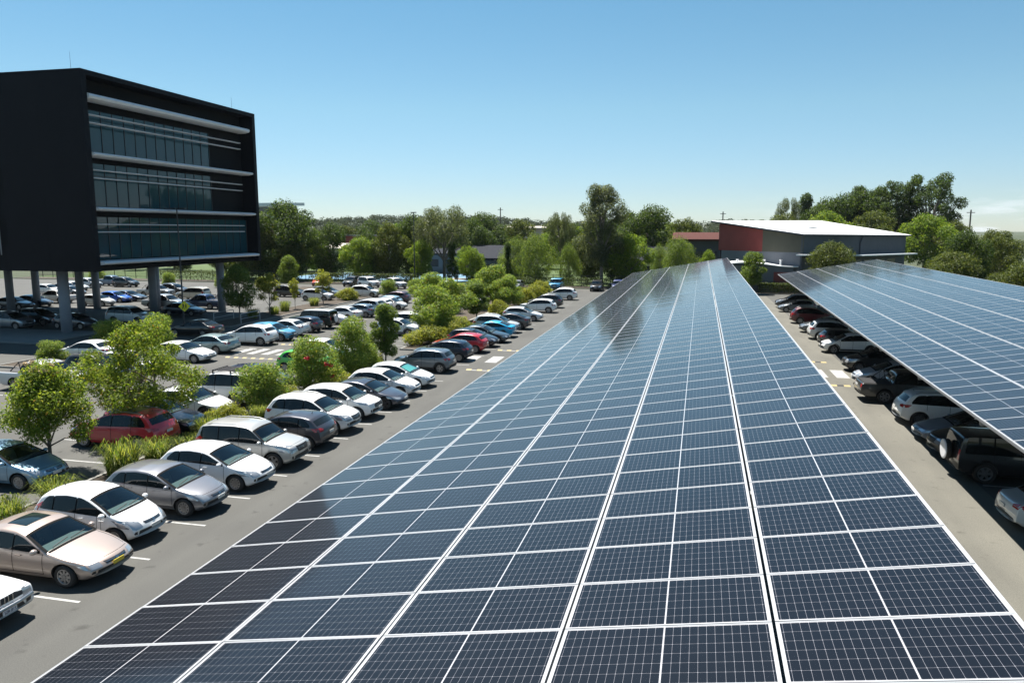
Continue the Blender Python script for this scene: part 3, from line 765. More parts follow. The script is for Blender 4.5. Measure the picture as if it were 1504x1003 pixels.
class Body:
    """analytic car body; local +X forward, x = L/2 - d where d is the distance behind the nose"""
    def __init__(s, top, W, belt=(.92, 1.0), bot=.2, tumble=.34, rr=.10, bowF=.28, bowR=.16, taperF=.16, taperR=.10, crown=.05, sigma=.05, hoodr=.07):
        s.L = top[-1][0]; s.W = W/2; s.bot0 = bot; s.belt_ = belt; s.tumble = tumble; s.rr = rr
        s.bowF = bowF; s.bowR = bowR; s.tF = taperF; s.tR = taperR; s.crown = crown; s.hoodr = hoodr
        d = np.arange(-.3, s.L+.3, .01)
        z = np.interp(d, [p[0] for p in top], [p[1] for p in top])
        k = np.exp(-.5*(np.arange(-20, 21)*.01/sigma)**2); k /= k.sum()
        s.d = d; s.zs = np.convolve(np.pad(z, 20, 'edge'), k, 'valid')
        k2 = np.exp(-.5*(np.arange(-20, 21)*.01/.018)**2); k2 /= k2.sum()
        zn = np.convolve(np.pad(z, 20, 'edge'), k2, 'valid')
        w = np.maximum(1-sstep(.05, .35, d), sstep(s.L-.35, s.L-.05, d))
        s.zs = s.zs*(1-w) + zn*w
        s.H = s.zs.max()
    def top(s, d): return np.interp(d, s.d, s.zs)
    def bot(s, d): return s.bot0 + .14*(1-sstep(0, .35, d)) + .16*sstep(s.L-.4, s.L, d)
    def belt(s, d): return s.belt_[0] + (s.belt_[1]-s.belt_[0])*sstep(.6, s.L-.4, d)
    def Wp(s, d): return s.W*(1 - s.tF*(1-sstep(0, 1.3, d))**2 - s.tR*sstep(s.L-1.1, s.L, d)**2)
    def bow(s, d, yf):
        return -s.bowF*(1-sstep(.1, 1.4, d))*yf**2.2 + s.bowR*sstep(s.L-1.0, s.L-.1, d)*yf**2.2
    def ys(s, d, z):
        b = s.belt(d); z = np.asarray(z, float)
        lo = 1 - .13*np.clip((.52-z)/.38, 0, 1.2)**2
        mid = 1 - .045*np.clip((z-.62)/np.maximum(b-.62, .1), 0, 1)**2
        y = np.where(z < .55, lo, mid)
        return s.Wp(d)*y - s.tumble*np.maximum(z-b, 0) - .5*s.tumble*np.maximum(z-b-.25, 0)**2
    def rad(s, d):
        gh = sstep(.0, .35, s.top(d)-s.belt(d))
        return np.minimum(s.hoodr + (s.rr-s.hoodr)*gh, (s.top(d)-s.bot(d))*.3)
    def cz(s, d): return s.crown*(.6+.4*sstep(0, .3, s.top(d)-s.belt(d)))
    def ring(s, d):
        t, b, r, c = s.top(d), s.bot(d), s.rad(d), s.cz(d)
        zt = t-c-r; bl = min(s.belt(d), zt)
        z0 = b + min(.05, (zt-b)*.2)
        zs = [z0 + (bl-z0)*f for f in (0, .1, .25, .42, .6, .78, .9, 1)]
        e = max(zt-bl, .004)
        zs += [bl + e*f for f in (.25, .5, .75, 1)]
        pts = [(0, b), (.5*s.Wp(d), b), (float(s.ys(d, z0))-.07, b)]
        pts += [(float(s.ys(d, z)), z) for z in zs]
        Y = float(s.ys(d, zs[-1])); cy, czz = Y-r, zs[-1]
        for a in (30, 60, 90): pts.append((cy + r*math.cos(R(a)), czz + r*math.sin(R(a))))
        top = czz + r
        for f in (.8, .6, .4, .2, 0): pts.append((cy*f, top + c*(1-f*f)))
        return pts
    def pos(s, d, y, z):
        yf = min(abs(y)/s.W, 1.0)
        return (s.L/2 - d + float(s.bow(d, yf)), y, z)
    def side(s, d, z, sgn, off=.006): return s.pos(d, sgn*(float(s.ys(d, z))+off), z)
    def roof(s, d, f, off=.007):
        r, c = float(s.rad(d)), float(s.cz(d)); t = float(s.top(d))
        Y = float(s.ys(d, t-c-r))-r
        sl = float(s.top(d+.02)-s.top(d-.02))/.04          # dz/dd
        n = Vector((sl, 0, 1)).normalized()
        p = s.pos(d, Y*f, t - c*f*f)
        return (p[0]+n.x*off, p[1], p[2]+n.z*off)
    def mesh(s, extra=()):
        L = s.L
        ds = np.unique(np.concatenate([list(extra), [0, .012, .03, .055, .09, .13, .18, .24, .32, .42], np.linspace(.52, L-.5, 44), [L-.4, L-.3, L-.22, L-.15, L-.1, L-.06, L-.03, L-.012, L]]))
        v = []; f = []; rings = []
        for d in ds:
            h = s.ring(d); full = h + [(-y, z) for y, z in reversed(h[1:-1])]
            rings.append(len(v)); n = len(full)
            v += [s.pos(d, y, z) for y, z in full]
        for i in range(len(ds)-1):
            a, b = rings[i], rings[i+1]
            for k in range(n):
                q = (k+1) % n; f.append((a+k, a+q, b+q, b+k))
        for a, flip in ((rings[0], True), (rings[-1], False)):
            m = n//2
            for k in range(m):
                q = [a+k, a+k+1, a+(n-k-1) % n, a+(n-k) % n]
                q = list(dict.fromkeys(q))
                if len(q) > 2: f.append(tuple(reversed(q)) if flip else tuple(q))
        me = bpy.data.meshes.new('body'); me.from_pydata(v, [], f); me.update()
        bm = bmesh.new(); bm.from_mesh(me)
        bmesh.ops.remove_doubles(bm, verts=bm.verts, dist=.0006)
        bmesh.ops.recalc_face_normals(bm, faces=bm.faces)
        bm.to_mesh(me); bm.free()
        return me

def grid_mesh(name, rows, m, flip=False, mi=None):
    v = [p for r in rows for p in r]; n = len(rows[0]); f = []
    for i in range(len(rows)-1):
        for k in range(n-1):
            q = (i*n+k, i*n+k+1, (i+1)*n+k+1, (i+1)*n+k); f.append(tuple(reversed(q)) if flip else q)
    return new_mesh(name, v, f, m, smooth=True)

def wheel_meshes(Rw, w, spokes, dark):
    m = MB(); n = 28
    prof = [(-.5*w+.02, Rw*.66), (-.5*w, Rw*.80), (-.44*w, Rw*.95), (-.3*w, Rw), (.3*w, Rw), (.44*w, Rw*.95), (.5*w, Rw*.80), (.5*w-.02, Rw*.66), (.5*w-.09, Rw*.60), (-.5*w+.05, Rw*.60)]
    v = []; f = []
    for i in range(n):
        a = 2*math.pi*i/n
        v += [(r*math.cos(a), y, r*math.sin(a)) for y, r in prof]
    k = len(prof)
    for i in range(n):
        j = (i+1) % n
        for q in range(k): f.append((i*k+q, i*k+(q+1) % k, j*k+(q+1) % k, j*k+q))
    f.append(tuple(i*k+8 for i in range(n)))
    tyre = new_mesh('tyre', v, f, M['tyre'], smooth=True)
    m = MB(); yo = w*.5-.018
    prof = [(yo-.05, Rw*.60), (yo, Rw*.655), (yo+.006, Rw*.67), (yo+.004, Rw*.60), (yo-.02, Rw*.56), (yo-.05, Rw*.55)]
    v = []; f = []; k = len(prof)
    for i in range(n):
        a = 2*math.pi*i/n; v += [(r*math.cos(a), y, r*math.sin(a)) for y, r in prof]
    for i in range(n):
        j = (i+1) % n
        for q in range(k): f.append((i*k+q, i*k+(q+1) % k, j*k+(q+1) % k, j*k+q))
    m.add(v, f)
    for i in range(spokes):
        a = 2*math.pi*i/spokes
        c, s_ = math.cos(a), math.sin(a); px, pz = -s_, c
        w0, w1 = Rw*.11, Rw*(.62/spokes+.03)
        pts = []
        for r, hw, yy in ((Rw*.08, w0, yo-.012), (Rw*.59, w1, yo-.012)):
            for sg in (-1, 1): pts.append((c*r+px*hw*sg, yy, s_*r+pz*hw*sg))
        pts += [(x, y-.03, z) for x, y, z in pts]
        m.add(pts, [(0, 1, 3, 2), (4, 6, 7, 5), (0, 2, 6, 4), (1, 5, 7, 3)])
    m.tube([(0, yo-.05, 0), (0, yo-.004, 0)], Rw*.15, 12)
    rim = new_mesh('rim', m.v, m.f, M['dark_alloy'] if dark else M['alloy'])
    return tyre, rim

def bool_cut(me, cutters, extra):
    o = link('tmp', me)
    o.data.materials.append(M['paint'])
    o.data.materials.append(extra)
    cb = bmesh.new()
    for (x, y, z, r, half) in cutters:
        bmesh.ops.create_cone(cb, cap_ends=True, segments=36, radius1=r, radius2=r, depth=2*half, matrix=Matrix.Translation((x, y, z)) @ Matrix.Rotation(R(90), 4, 'X'))
    cm = bpy.data.meshes.new('cut'); cb.to_mesh(cm); cb.free()
    cm.materials.append(M['paint']); cm.materials.append(extra)
    for p in cm.polygons: p.material_index = 1
    co = link('cut', cm)
    md = o.modifiers.new('b', 'BOOLEAN'); md.operation = 'DIFFERENCE'; md.object = co; md.solver = 'EXACT'
    bpy.context.view_layer.update()
    dg = bpy.context.evaluated_depsgraph_get()
    res = bpy.data.meshes.new_from_object(o.evaluated_get(dg))
    bpy.data.objects.remove(o); bpy.data.objects.remove(co)
    for p in res.polygons: p.use_smooth = p.material_index == 0
    return res

BODY = {}; SCREEN = {}
def car_proto(name, B, wheels, Rw, dlo_end, pillars, screen, rear, lamps='wedge', doors=4, grille='wide', spokes=5, dark_rim=False, cladding=False,
              rails=False, tail='mid', taper=.35, ute=None, spare=False, rearwin=True, badge=True, rack=False):
    """wheels: (d front axle, d rear axle); screen: (d bottom, d top) of the windscreen; rear: same of the rear window (None: no)"""
    root = bpy.data.objects.new(name, None); COL.objects.link(root); root['proto'] = 1
    BODY[name] = B; SCREEN[name] = screen
    raw = B.mesh(screen); L = B.L
    bvh = BVHTree.FromPolygons([tuple(v.co) for v in raw.vertices], [tuple(p.vertices) for p in raw.polygons])
    cut = []
    for d in wheels:
        for sg in (1, -1): cut.append((L/2-d, sg*(B.W-.02), Rw, Rw+.055, .30))
    bme = bool_cut(raw, cut, M['well'])
    bm = bmesh.new(); bm.from_mesh(bme)              # open the shell behind the windscreen
    dead = []
    for f in bm.faces:
        c = f.calc_center_median(); yf = min(abs(c.y)/B.W, 1)
        d = L/2 - c.x + float(B.bow(L/2-c.x, yf))
        if not (screen[0] < d < screen[1]) or f.normal.z < .15: continue
        t_, r_, c_ = float(B.top(d)), float(B.rad(d)), float(B.cz(d))
        if abs(c.y) < float(B.ys(d, t_-c_-r_))-r_ and c.z > t_-c_-.06: dead.append(f)
    bmesh.ops.delete(bm, geom=dead, context='FACES'); bm.to_mesh(bme); bm.free()
    body = link('body', bme, root)
    body.data.name = 'body'
    def cast_x(poly, fr, off, m, nm, parent=root, mirror=False, cell=.05):
        """project a (y, z) outline from the front (fr=1) or the rear on to the body"""
        for sg in ((1, -1) if mirror else (1,)):
            bm = bmesh.new()
            vs = [bm.verts.new((0, sg*y, z)) for y, z in poly]; bm.faces.new(vs)
            y0, y1 = min(v.co.y for v in vs), max(v.co.y for v in vs); z0, z1 = min(v.co.z for v in vs), max(v.co.z for v in vs)
            for ax, a, b_ in ((1, y0, y1), (2, z0, z1)):
                n_ = max(2, int((b_-a)/cell))
                for i in range(1, n_):
                    c = [0, 0, 0]; c[ax] = a + (b_-a)*i/n_; nn = [0, 0, 0]; nn[ax] = 1
                    bmesh.ops.bisect_plane(bm, geom=bm.verts[:]+bm.edges[:]+bm.faces[:], plane_co=c, plane_no=nn)
            dead = []
            for v in bm.verts:
                h, nrm, _, _ = bvh.ray_cast(Vector((fr*(L/2+1), v.co.y, v.co.z)), Vector((-fr, 0, 0)))
                if h is None or fr*h.x < L*.5-1.35: dead.append(v); continue
                nrm = nrm if nrm.x*fr > 0 else -nrm
                v.co = h + nrm*off
            bmesh.ops.delete(bm, geom=dead, context='VERTS')
            bmesh.ops.recalc_face_normals(bm, faces=bm.faces)
            for f in bm.faces:
                f.smooth = True
                if f.normal.x*fr < 0: f.normal_flip()
            me = bpy.data.meshes.new(nm); bm.to_mesh(me); bm.free(); me.materials.append(m)
            o = link(nm, me, parent)
        return o
    W = B.W
    # --- glazing
    def dlo(d):
        lo = float(B.belt(d))+.02
        t = float(B.top(d)-B.cz(d)-B.rad(d)*.55)
        e = max(0.0, min(1.0, (dlo_end-d)/taper))
        hi = lo + (t-lo)*(e**.55 if tail != 'box' else min(1, e*4)**.5)
        return lo, hi
    d0 = next(d for d in np.arange(.5, L, .01) if float(B.top(d)-B.cz(d)-B.rad(d)*.55)-float(B.belt(d))-.02 > .04)
    d0 += .06
    cuts = [d0] + list(pillars) + [dlo_end-.02]
    for sg in (1, -1):
        for a, b_ in zip(cuts[:-1], cuts[1:]):
            a2 = a + (.025 if a != cuts[0] else 0); b2 = b_ - (.025 if b_ != cuts[-1] else 0)
            rows = []
            for d in np.linspace(a2, b2, max(4, int((b2-a2)/.07)+2)):
                lo, hi = dlo(d); hi = max(hi, lo+.012)
                rows.append([B.side(d, lo+(hi-lo)*q, sg) for q in np.linspace(0, 1, 6)])
            link('side_window', grid_mesh('side_window', rows, M['glass'], flip=sg > 0), root)
        rows = []
        for d in np.linspace(cuts[0]-.03, cuts[-1]+.02, 26):
            lo, hi = dlo(min(max(d, cuts[0]), cuts[-1])); hi = max(hi, lo+.012)+.012; lo -= .014
            rows.append([B.side(d, lo+(hi-lo)*q, sg, .0025) for q in np.linspace(0, 1, 6)])
        link('window_trim', grid_mesh('window_trim', rows, M['border'], flip=sg > 0), root)
    rows = [[B.roof(d, f) for f in np.linspace(-1.06, 1.06, 13)] for d in np.linspace(screen[0], screen[1], 9)]
    ws = link('windscreen', grid_mesh('windscreen', rows, M['screen'], flip=False), root)
    fr_ = MB()                                        # black ceramic border round the glass
    for sg in (1, -1):
        rr_ = [[B.roof(d, sg*q, .0095) for q in (.955, 1.065)] for d in np.linspace(screen[0]-.02, screen[1]+.02, 9)]
        v = [p for r in rr_ for p in r]; fr_.add(v, [((2*k, 2*k+1, 2*k+3, 2*k+2) if sg < 0 else (2*k, 2*k+2, 2*k+3, 2*k+1)) for k in range(8)])
    rr_ = [[B.roof(d, q, .0095) for q in np.linspace(-.955, .955, 9)] for d in (screen[1]-.045, screen[1]+.02)]
    v = [p for r in rr_ for p in r]; fr_.add(v, [(k, k+9, k+10, k+1) for k in range(8)])
    fr_.build('screen_border', M['border'], root)
    # cabin seen through the glass
    cb_ = MB()
    def crow(d, up):
        bl = float(B.belt(d)); wb_ = float(B.ys(d, bl))-.07
        tz_ = float(B.top(d)-B.cz(d))-.07; wt_ = max(.3, float(B.ys(d, max(bl, tz_-.1)))-.10)
        if not up: tz_ = max(bl+.01, min(tz_, bl+.9)); 
        return [(-wt_, tz_), (-wb_, bl), (-wb_, .38), (wb_, .38), (wb_, bl), (wt_, tz_)]
    st_ = [(d, False) for d in np.linspace(screen[0]+.06, screen[1], 6)] + [(d, True) for d in np.linspace(screen[1]+.02, dlo_end-.12, 7)]
    v = []; f = []
    for i, (d, up) in enumerate(st_): v += [(L/2-d, y, z) for y, z in crow(d, up)]
    for i in range(len(st_)-1):
        a_, b2_ = i*6, (i+1)*6
        for k in range(5): f.append((a_+k, a_+k+1, b2_+k+1, b2_+k))
        if i >= 6: f.append((a_+5, a_, b2_, b2_+5))
    e_ = (len(st_)-1)*6; f.append(tuple(e_+k for k in range(6))); f.append((0, 5, 4, 3, 2, 1))
    cb_.add(v, f); cab = cb_.build('cabin', M['cabin'], root)
    d_ = screen[0]; bl = float(B.belt(d_)); w_ = float(B.ys(d_, bl))-.10
    zz_ = float(B.top(d_))-.06
    db = MB(); pr = [(d_+.05, zz_-.02), (d_+.40, zz_+.015), (d_+.55, zz_-.02), (d_+.60, zz_-.16), (d_+.55, zz_-.4)]
    v = [(L/2-d, y, z) for y in (-w_, w_) for d, z in pr]; n_ = len(pr)
    db.add(v, [(k, k+1, n_+k+1, n_+k) for k in range(n_-1)]); db.build('dashboard', M['dash'], root)
    m_ = MB(); cw = Vector((L/2-d_-.74, -.36, zz_-.02)); ax = Vector((-.92, 0, .4)).normalized(); u_ = Vector((0, 1, 0)); v_ = ax.cross(u_)
    m_.tube([cw + (u_*math.cos(t*math.pi/8) + v_*math.sin(t*math.pi/8))*.185 for t in range(17)], .016, 6, cap=False); m_.bar(cw-u_*.17, cw+u_*.17, .03, .03); m_.build('steering_wheel', M['black'], root)
    for yy in (-.37, .37):
        m_ = MB(); xs_ = L/2-d_-1.18; zs_ = min(B.H-.62, zz_-.10)
        v = []
        for q, (dx, wz) in enumerate([(0, .22), (-.10, .24), (-.20, .21), (-.24, .13)]):
            zq = [.55, zs_+.02, zs_+.24, zs_+.27][q]
            v += [(xs_+dx, yy-wz, zq), (xs_+dx, yy+wz, zq), (xs_+dx-.12, yy+wz, zq), (xs_+dx-.12, yy-wz, zq)]
        f = [(3, 2, 1, 0)] + [(4*i+k, 4*i+(k+1) % 4, 4*i+4+(k+1) % 4, 4*i+4+k) for i in range(3) for k in range(4)] + [(12, 13, 14, 15)]
        m_.add(v, f); m_.box(xs_-.36, xs_-.27, yy-.12, yy+.12, zs_+.31, zs_+.48); m_.bar((xs_-.31, yy, zs_+.26), (xs_-.31, yy, zs_+.32), .08, .02); m_.build('seat', M['seat'], root)
    sl = MB()
    for sg in (1, -1):
        rr_ = [[B.roof(d, sg*q, .004) for q in (.925, .950)] for d in np.linspace(.30, screen[0]-.10, 10)]
        v = [p for r in rr_ for p in r]; sl.add(v, [((2*k, 2*k+1, 2*k+3, 2*k+2) if sg < 0 else (2*k, 2*k+2, 2*k+3, 2*k+1)) for k in range(9)])
    rr_ = [[B.roof(d, q, .004) for q in np.linspace(-.945, .945, 13)] for d in (.215, .232)]
    v = [p for r in rr_ for p in r]; sl.add(v, [(k, k+13, k+14, k+1) for k in range(12)])
    sl.build('bonnet_seam', M['well'], root)
    # cowl strip and wipers
    rows = [[B.roof(d, f, .009) for f in np.linspace(-1.0, 1.0, 11)] for d in (screen[0]-.09, screen[0]-.01)]
    link('cowl', grid_mesh('cowl', rows, M['border'], flip=False), root)
    wb = MB()
    for f0, f1 in ((-.75, -.05), (.0, .7)):
        a = B.roof(screen[0]+.03, f0, .03); b_ = B.roof(screen[0]+.10, f1, .03); wb.bar(a, b_, .018, .018)
    wb.build('wiper', M['black'], root)
    if rear:
        rows = [[B.roof(d, f) for f in np.linspace(-.97, .97, 11)] for d in np.linspace(rear[0], rear[1], 7)]
        link('rear_window', grid_mesh('rear_window', rows, M['glass'], flip=False), root)
    # --- doors with dark shut lines and handles
    edges = [d0+.10] + [p for p in pillars[:1 if doors == 2 else 2]]
    if doors == 4 and len(pillars) == 1: edges.append(min(dlo_end-.1, wheels[1]-Rw*.55))
    for sg in (1, -1):
        for i in range(len(edges)-1):
            a, b_ = edges[i]-(.22 if i == 0 else 0), edges[i+1]
            a = max(a, wheels[0]+Rw+.09)
            sb = MB()
            zz = np.linspace(B.bot0+.13, 1.0, 8)
            def strip(pts):
                rows = [[p, q] for p, q in pts]; v = [x for r in rows for x in r]; f = [(2*k, 2*k+1, 2*k+3, 2*k+2) for k in range(len(rows)-1)]
                if sg > 0: f = [tuple(reversed(x)) for x in f]
                sb.add(v, f)
            def bz(d): return float(B.belt(d))+.005
            for dd in (a, b_):
                dd2 = dd
                strip([(B.side(dd2-.008, z0 + (bz(dd)-z0)*q, sg, .004), B.side(dd2+.008, z0 + (bz(dd)-z0)*q, sg, .004)) for z0 in (B.bot0+.14,) for q in np.linspace(0 if dd < wheels[1]-Rw-.05 else .62, 1, 7)])
            bend = min(b_, wheels[1]-Rw-.07)
            strip([(B.side(d, B.bot0+.132, sg, .004), B.side(d, B.bot0+.148, sg, .004)) for d in np.linspace(a, bend, 6)])
            dr = link('door', new_mesh('door', sb.v, sb.f, M['well']), root)
            hx = b_-.2 if i == 0 else b_-.22
            p = Vector(B.side(hx, float(B.belt(hx))-.10, sg, .018)); hb = MB()
            hb.bar(p+Vector((.09, 0, 0)), p-Vector((.09, 0, .008)), .025, .03); link('handle', new_mesh('handle', hb.v, hb.f, M['paint']), dr)
        # mirror
        p = Vector(B.side(d0+.05, float(B.belt(d0))+.06, sg, .02))
        bm = bmesh.new(); bmesh.ops.create_uvsphere(bm, u_segments=12, v_segments=8, radius=1)
        for v in bm.verts:
            v.co = Vector((max(-.55, v.co.x)*.085, v.co.y*.105, max(-.75, v.co.z)*.075)) + p + Vector((0, sg*.11, .02))
        for f in bm.faces: f.smooth = True
        me = bpy.data.meshes.new('mirror'); bm.to_mesh(me); bm.free(); me.materials.append(M['paint']); link('mirror', me, root)
    # --- wheels
    tyre, rim = wheel_meshes(Rw, .215, spokes, dark_rim)
    for d in wheels:
        for sg in (1, -1):
            o = link('wheel', None, root) if False else bpy.data.objects.new('wheel', None)
            COL.objects.link(o); o.parent = root
            o.location = (L/2-d, sg*(W-.135), Rw)
            if sg < 0: o.rotation_euler = (0, 0, math.pi)
            link('tyre', tyre, o); link('rim', rim, o)
    # --- face
    zt = float(B.top(.16)); zb = float(B.top(.0))
    hl = {'wedge': [(.50*W, zb+.05), (.74*W, zb+.01), (.92*W, zb+.08), (.95*W, zt+.09), (.80*W, zt+.05), (.54*W, zt-.02)],
          'slim': [(.44*W, zt-.10), (.66*W, zt-.12), (.93*W, zt-.06), (.95*W, zt+.05), (.74*W, zt+.01), (.46*W, zt-.03)],
          'old': [(.50*W, zt-.14), (.86*W, zt-.15), (.90*W, zt-.04), (.52*W, zt-.02)],
          'box': [(.55*W, zt-.22), (.86*W, zt-.21), (.88*W, zt-.03), (.55*W, zt-.04)],
          'round': [(.70*W+.1*math.cos(k*math.pi/5), zt-.14+.1*math.sin(k*math.pi/5)) for k in range(10)]}[lamps]
    cast_x(hl, 1, .006, M['lamp'], 'headlight', mirror=True)
    gt, gb = (zt-.035, zb+.03)
    if grille == 'wide': gp_ = [(-.46*W, gt), (-.40*W, gb), (.40*W, gb), (.46*W, gt)]
    elif grille == 'slim': gp_ = [(-.42*W, gt), (-.38*W, gt-.07), (.38*W, gt-.07), (.42*W, gt)]
    elif grille == 'big': gp_ = [(-.52*W, gt), (-.48*W, gb-.12), (.48*W, gb-.12), (.52*W, gt)]
    elif grille == 'kidney': gp_ = [(-.86*W, zt-.03), (-.84*W, zt-.17), (.84*W, zt-.17), (.86*W, zt-.03)]
    else: gp_ = None
    if gp_:
        g = cast_x(gp_, 1, .004, M['black'], 'grille')
        if grille != 'kidney':
            zc = (gp_[0][1]+gp_[1][1])/2
            w_ = gp_[1][0]*.96
            for z_ in ((zc,) if grille == 'slim' else (zc-.03, zc+.03)):
                cast_x([(w_, z_-.008), (-w_, z_-.008), (-w_, z_+.008), (w_, z_+.008)], 1, .012, M['chrome'], 'grille_bar', parent=g)
            cast_x([(.055*math.cos(k*math.pi/5), zc+.035*math.sin(k*math.pi/5)) for k in range(10)], 1, .018, M['chrome'], 'badge', parent=g)
    iz0, iz1 = B.bot0+.16, max(B.bot0+.25, min(zb-.06, B.bot0+.29))
    cast_x([(-.55*W, iz1), (-.62*W, iz0), (.62*W, iz0), (.55*W, iz1)], 1, .005, M['black'], 'lower_intake')
    cast_x([(.66*W, iz0+.02), (.82*W, iz0+.04), (.83*W, iz1+.02), (.67*W, iz1+.01)], 1, .007, M['black'], 'fog_lamp', mirror=True)
    pz = iz1+.075
    h = bvh.ray_cast(Vector((L, 0, pz)), Vector((-1, 0, 0)))[0]
    pb = MB(); pb.box(h.x+.010, h.x+.030, -.186, .186, pz-.055, pz+.055); pb.build('number_plate', M['plate'], root)
    # --- tail
    tz = float(B.top(L-.12)); tb = float(B.top(L))
    if tail in ('mid', 'box'):
        zc = min(tz-.03, float(B.belt(L))-.04) if tail == 'mid' else float(B.belt(L))-.05
        tl = [(.60*W, zc-.10), (.92*W, zc-.13), (.93*W, zc+.02), (.72*W, zc+.03), (.58*W, zc-.02)] if tail == 'mid' else \
             [(.74*W, zc-.22), (.92*W, zc-.22), (.90*W, zc+.18), (.76*W, zc+.18)]
    elif tail == 'high':
        zc = float(B.belt(L)); tl = [(.70*W, zc-.18), (.92*W, zc-.20), (.86*W, zc+.30), (.74*W, zc+.28)]
    cast_x(tl, -1, .006, M['tail'], 'tail_light', mirror=True)
    zz = tz-.24 if tail != 'box' else float(B.belt(L))-.22
    h = bvh.ray_cast(Vector((-L, 0, zz)), Vector((1, 0, 0)))[0]
    if h is not None:
        pb = MB(); pb.box(h.x-.024, h.x-.010, -.186, .186, zz-.055, zz+.055); pb.build('number_plate', M['plate'], root)
    cast_x([(-.7*W, B.bot0+.24), (-.74*W, B.bot0+.14+.06), (.74*W, B.bot0+.14+.06), (.7*W, B.bot0+.24)], -1, .005, M['black'], 'rear_diffuser')
    if cladding:
        for sg in (1, -1):
            rows = [[B.side(d, z_, sg, .010) for z_ in (B.bot0+.055, B.bot0+.10, B.bot0+.17)] for d in np.linspace(wheels[0]+Rw+.06, wheels[1]-Rw-.06, 10)]
            link('sill_cladding', grid_mesh('sill_cladding', rows, M['black'], flip=sg > 0), root)
            for d in wheels:
                v = []; f = []
                for k in range(19):
                    a = R(180*k/18)
                    for rr_ in (Rw+.05, Rw+.115):
                        dx, dz = rr_*math.cos(a), rr_*math.sin(a); v.append(B.side(d-dx, Rw+dz, sg, .012))
                for k in range(18): f.append((2*k, 2*k+1, 2*k+3, 2*k+2) if sg < 0 else (2*k, 2*k+2, 2*k+3, 2*k+1))
                link('arch_cladding', new_mesh('arch_cladding', v, f, M['black'], smooth=True), root)
        cast_x([(-.85*W, B.bot0+.30), (-.85*W, B.bot0+.18), (.85*W, B.bot0+.18), (.85*W, B.bot0+.30)], -1, .006, M['black'], 'rear_bumper')
    if rails:
        for sg in (1, -1):
            m_ = MB(); pts = [B.roof(d, sg*.93, .045 if 0 < i < 7 else .0) for i, d in enumerate(np.linspace(screen[1]+.25, dlo_end-.25, 8))]
            m_.tube(pts, .017, 6); m_.build('roof_rail', M['steel'], root)
    if rack:
        m_ = MB(); za = B.H+.12
        xa, xb = L/2-screen[1]-.25, L/2-dlo_end+.35
        for yy in np.linspace(-.55, .55, 7): m_.box(xb, xa, yy-.03, yy+.03, za, za+.025)
        for xx in (xa, (xa+xb)/2, xb): m_.box(xx-.03, xx+.03, -.6, .6, za+.025, za+.055); m_.box(xx-.03, xx+.03, -.6, -.56, za-.12, za); m_.box(xx-.03, xx+.03, .56, .6, za-.12, za)
        m_.build('roof_rack', M['black'], root)
    if ute:
        d1, d2 = ute
        rows = [[B.roof(d, f, .012) for f in np.linspace(-.93, .93, 9)] for d in np.linspace(d1, d2, 8)]
        link('tonneau', grid_mesh('tonneau', rows, M['black'], flip=False), root)
        m_ = MB(); z_ = float(B.top(d1+.1))
        for yy in (-.62, .62): m_.tube([(L/2-d1+.02, yy, z_), (L/2-d1-.12, yy, B.H-.12), (L/2-d1-.75, yy, z_+.02)], .035, 8)
        m_.tube([(L/2-d1-.12, -.62, B.H-.12), (L/2-d1-.12, .62, B.H-.12)], .035, 8)
        m_.build('sports_bar', M['black'], root)
    if spare:
        o = bpy.data.objects.new('spare_wheel', None); COL.objects.link(o); o.parent = root
        o.location = (-L/2-.10, .12, 1.0); o.rotation_euler = (0, 0, R(90))
        link('tyre', tyre, o)
        m_ = MB(); m_.tube([(0, .075, 0), (0, .12, 0), (0, .135, 0)], [Rw*.96, Rw*.95, Rw*.8], 24); link('cover', new_mesh('cover', m_.v, m_.f, M['fascia']), o)
    # antenna stub
    a = B.roof(dlo_end-.35 if not ute else screen[1]+.6, 0, 0); m_ = MB(); m_.tube([(a[0], 0, a[2]-.01), (a[0]-.05, 0, a[2]+.07)], [.02, .006], 6); m_.build('roof_antenna', M['black'], root)
    return root

PR = {}
PR['hatch'] = car_proto('hatchback', Body([(0,.50),(.03,.60),(.13,.70),(.35,.79),(.75,.89),(1.12,.97),(1.98,1.36),(2.25,1.43),(2.75,1.465),(3.35,1.425),(3.72,1.35),(4.07,1.04),(4.19,.95),(4.25,.78),(4.28,.52)], 1.77, (.90, 1.0)),
    (.88, 3.52), .315, 3.72, (2.25, 3.15), (1.16, 1.96), (3.80, 4.03), grille='slim', spokes=10)
PR['mini_mpv'] = car_proto('small_hatchback', Body([(0,.50),(.04,.62),(.14,.74),(.40,.85),(.80,.985),(1.70,1.40),(1.98,1.49),(2.5,1.525),(3.15,1.475),(3.48,1.40),(3.76,1.02),(3.84,.85),(3.88,.7),(3.90,.52)], 1.695, (.90, .99)),
    (.80, 3.30), .295, 3.50, (1.35, 2.12, 2.92), (.86, 1.70), (3.53, 3.73), grille='slim', spokes=9, tail='high')
PR['sedan'] = car_proto('sedan', Body([(0,.48),(.04,.58),(.14,.66),(.5,.76),(1.42,.93),(2.22,1.33),(2.48,1.405),(2.95,1.435),(3.45,1.40),(3.72,1.32),(4.28,1.0),(4.72,.965),(4.84,.88),(4.89,.55)], 1.84, (.87, .95)),
    (.95, 3.72), .315, 4.02, (2.52, 3.50), (1.47, 2.20), (3.76, 4.22), grille='slim', spokes=8, lamps='old')
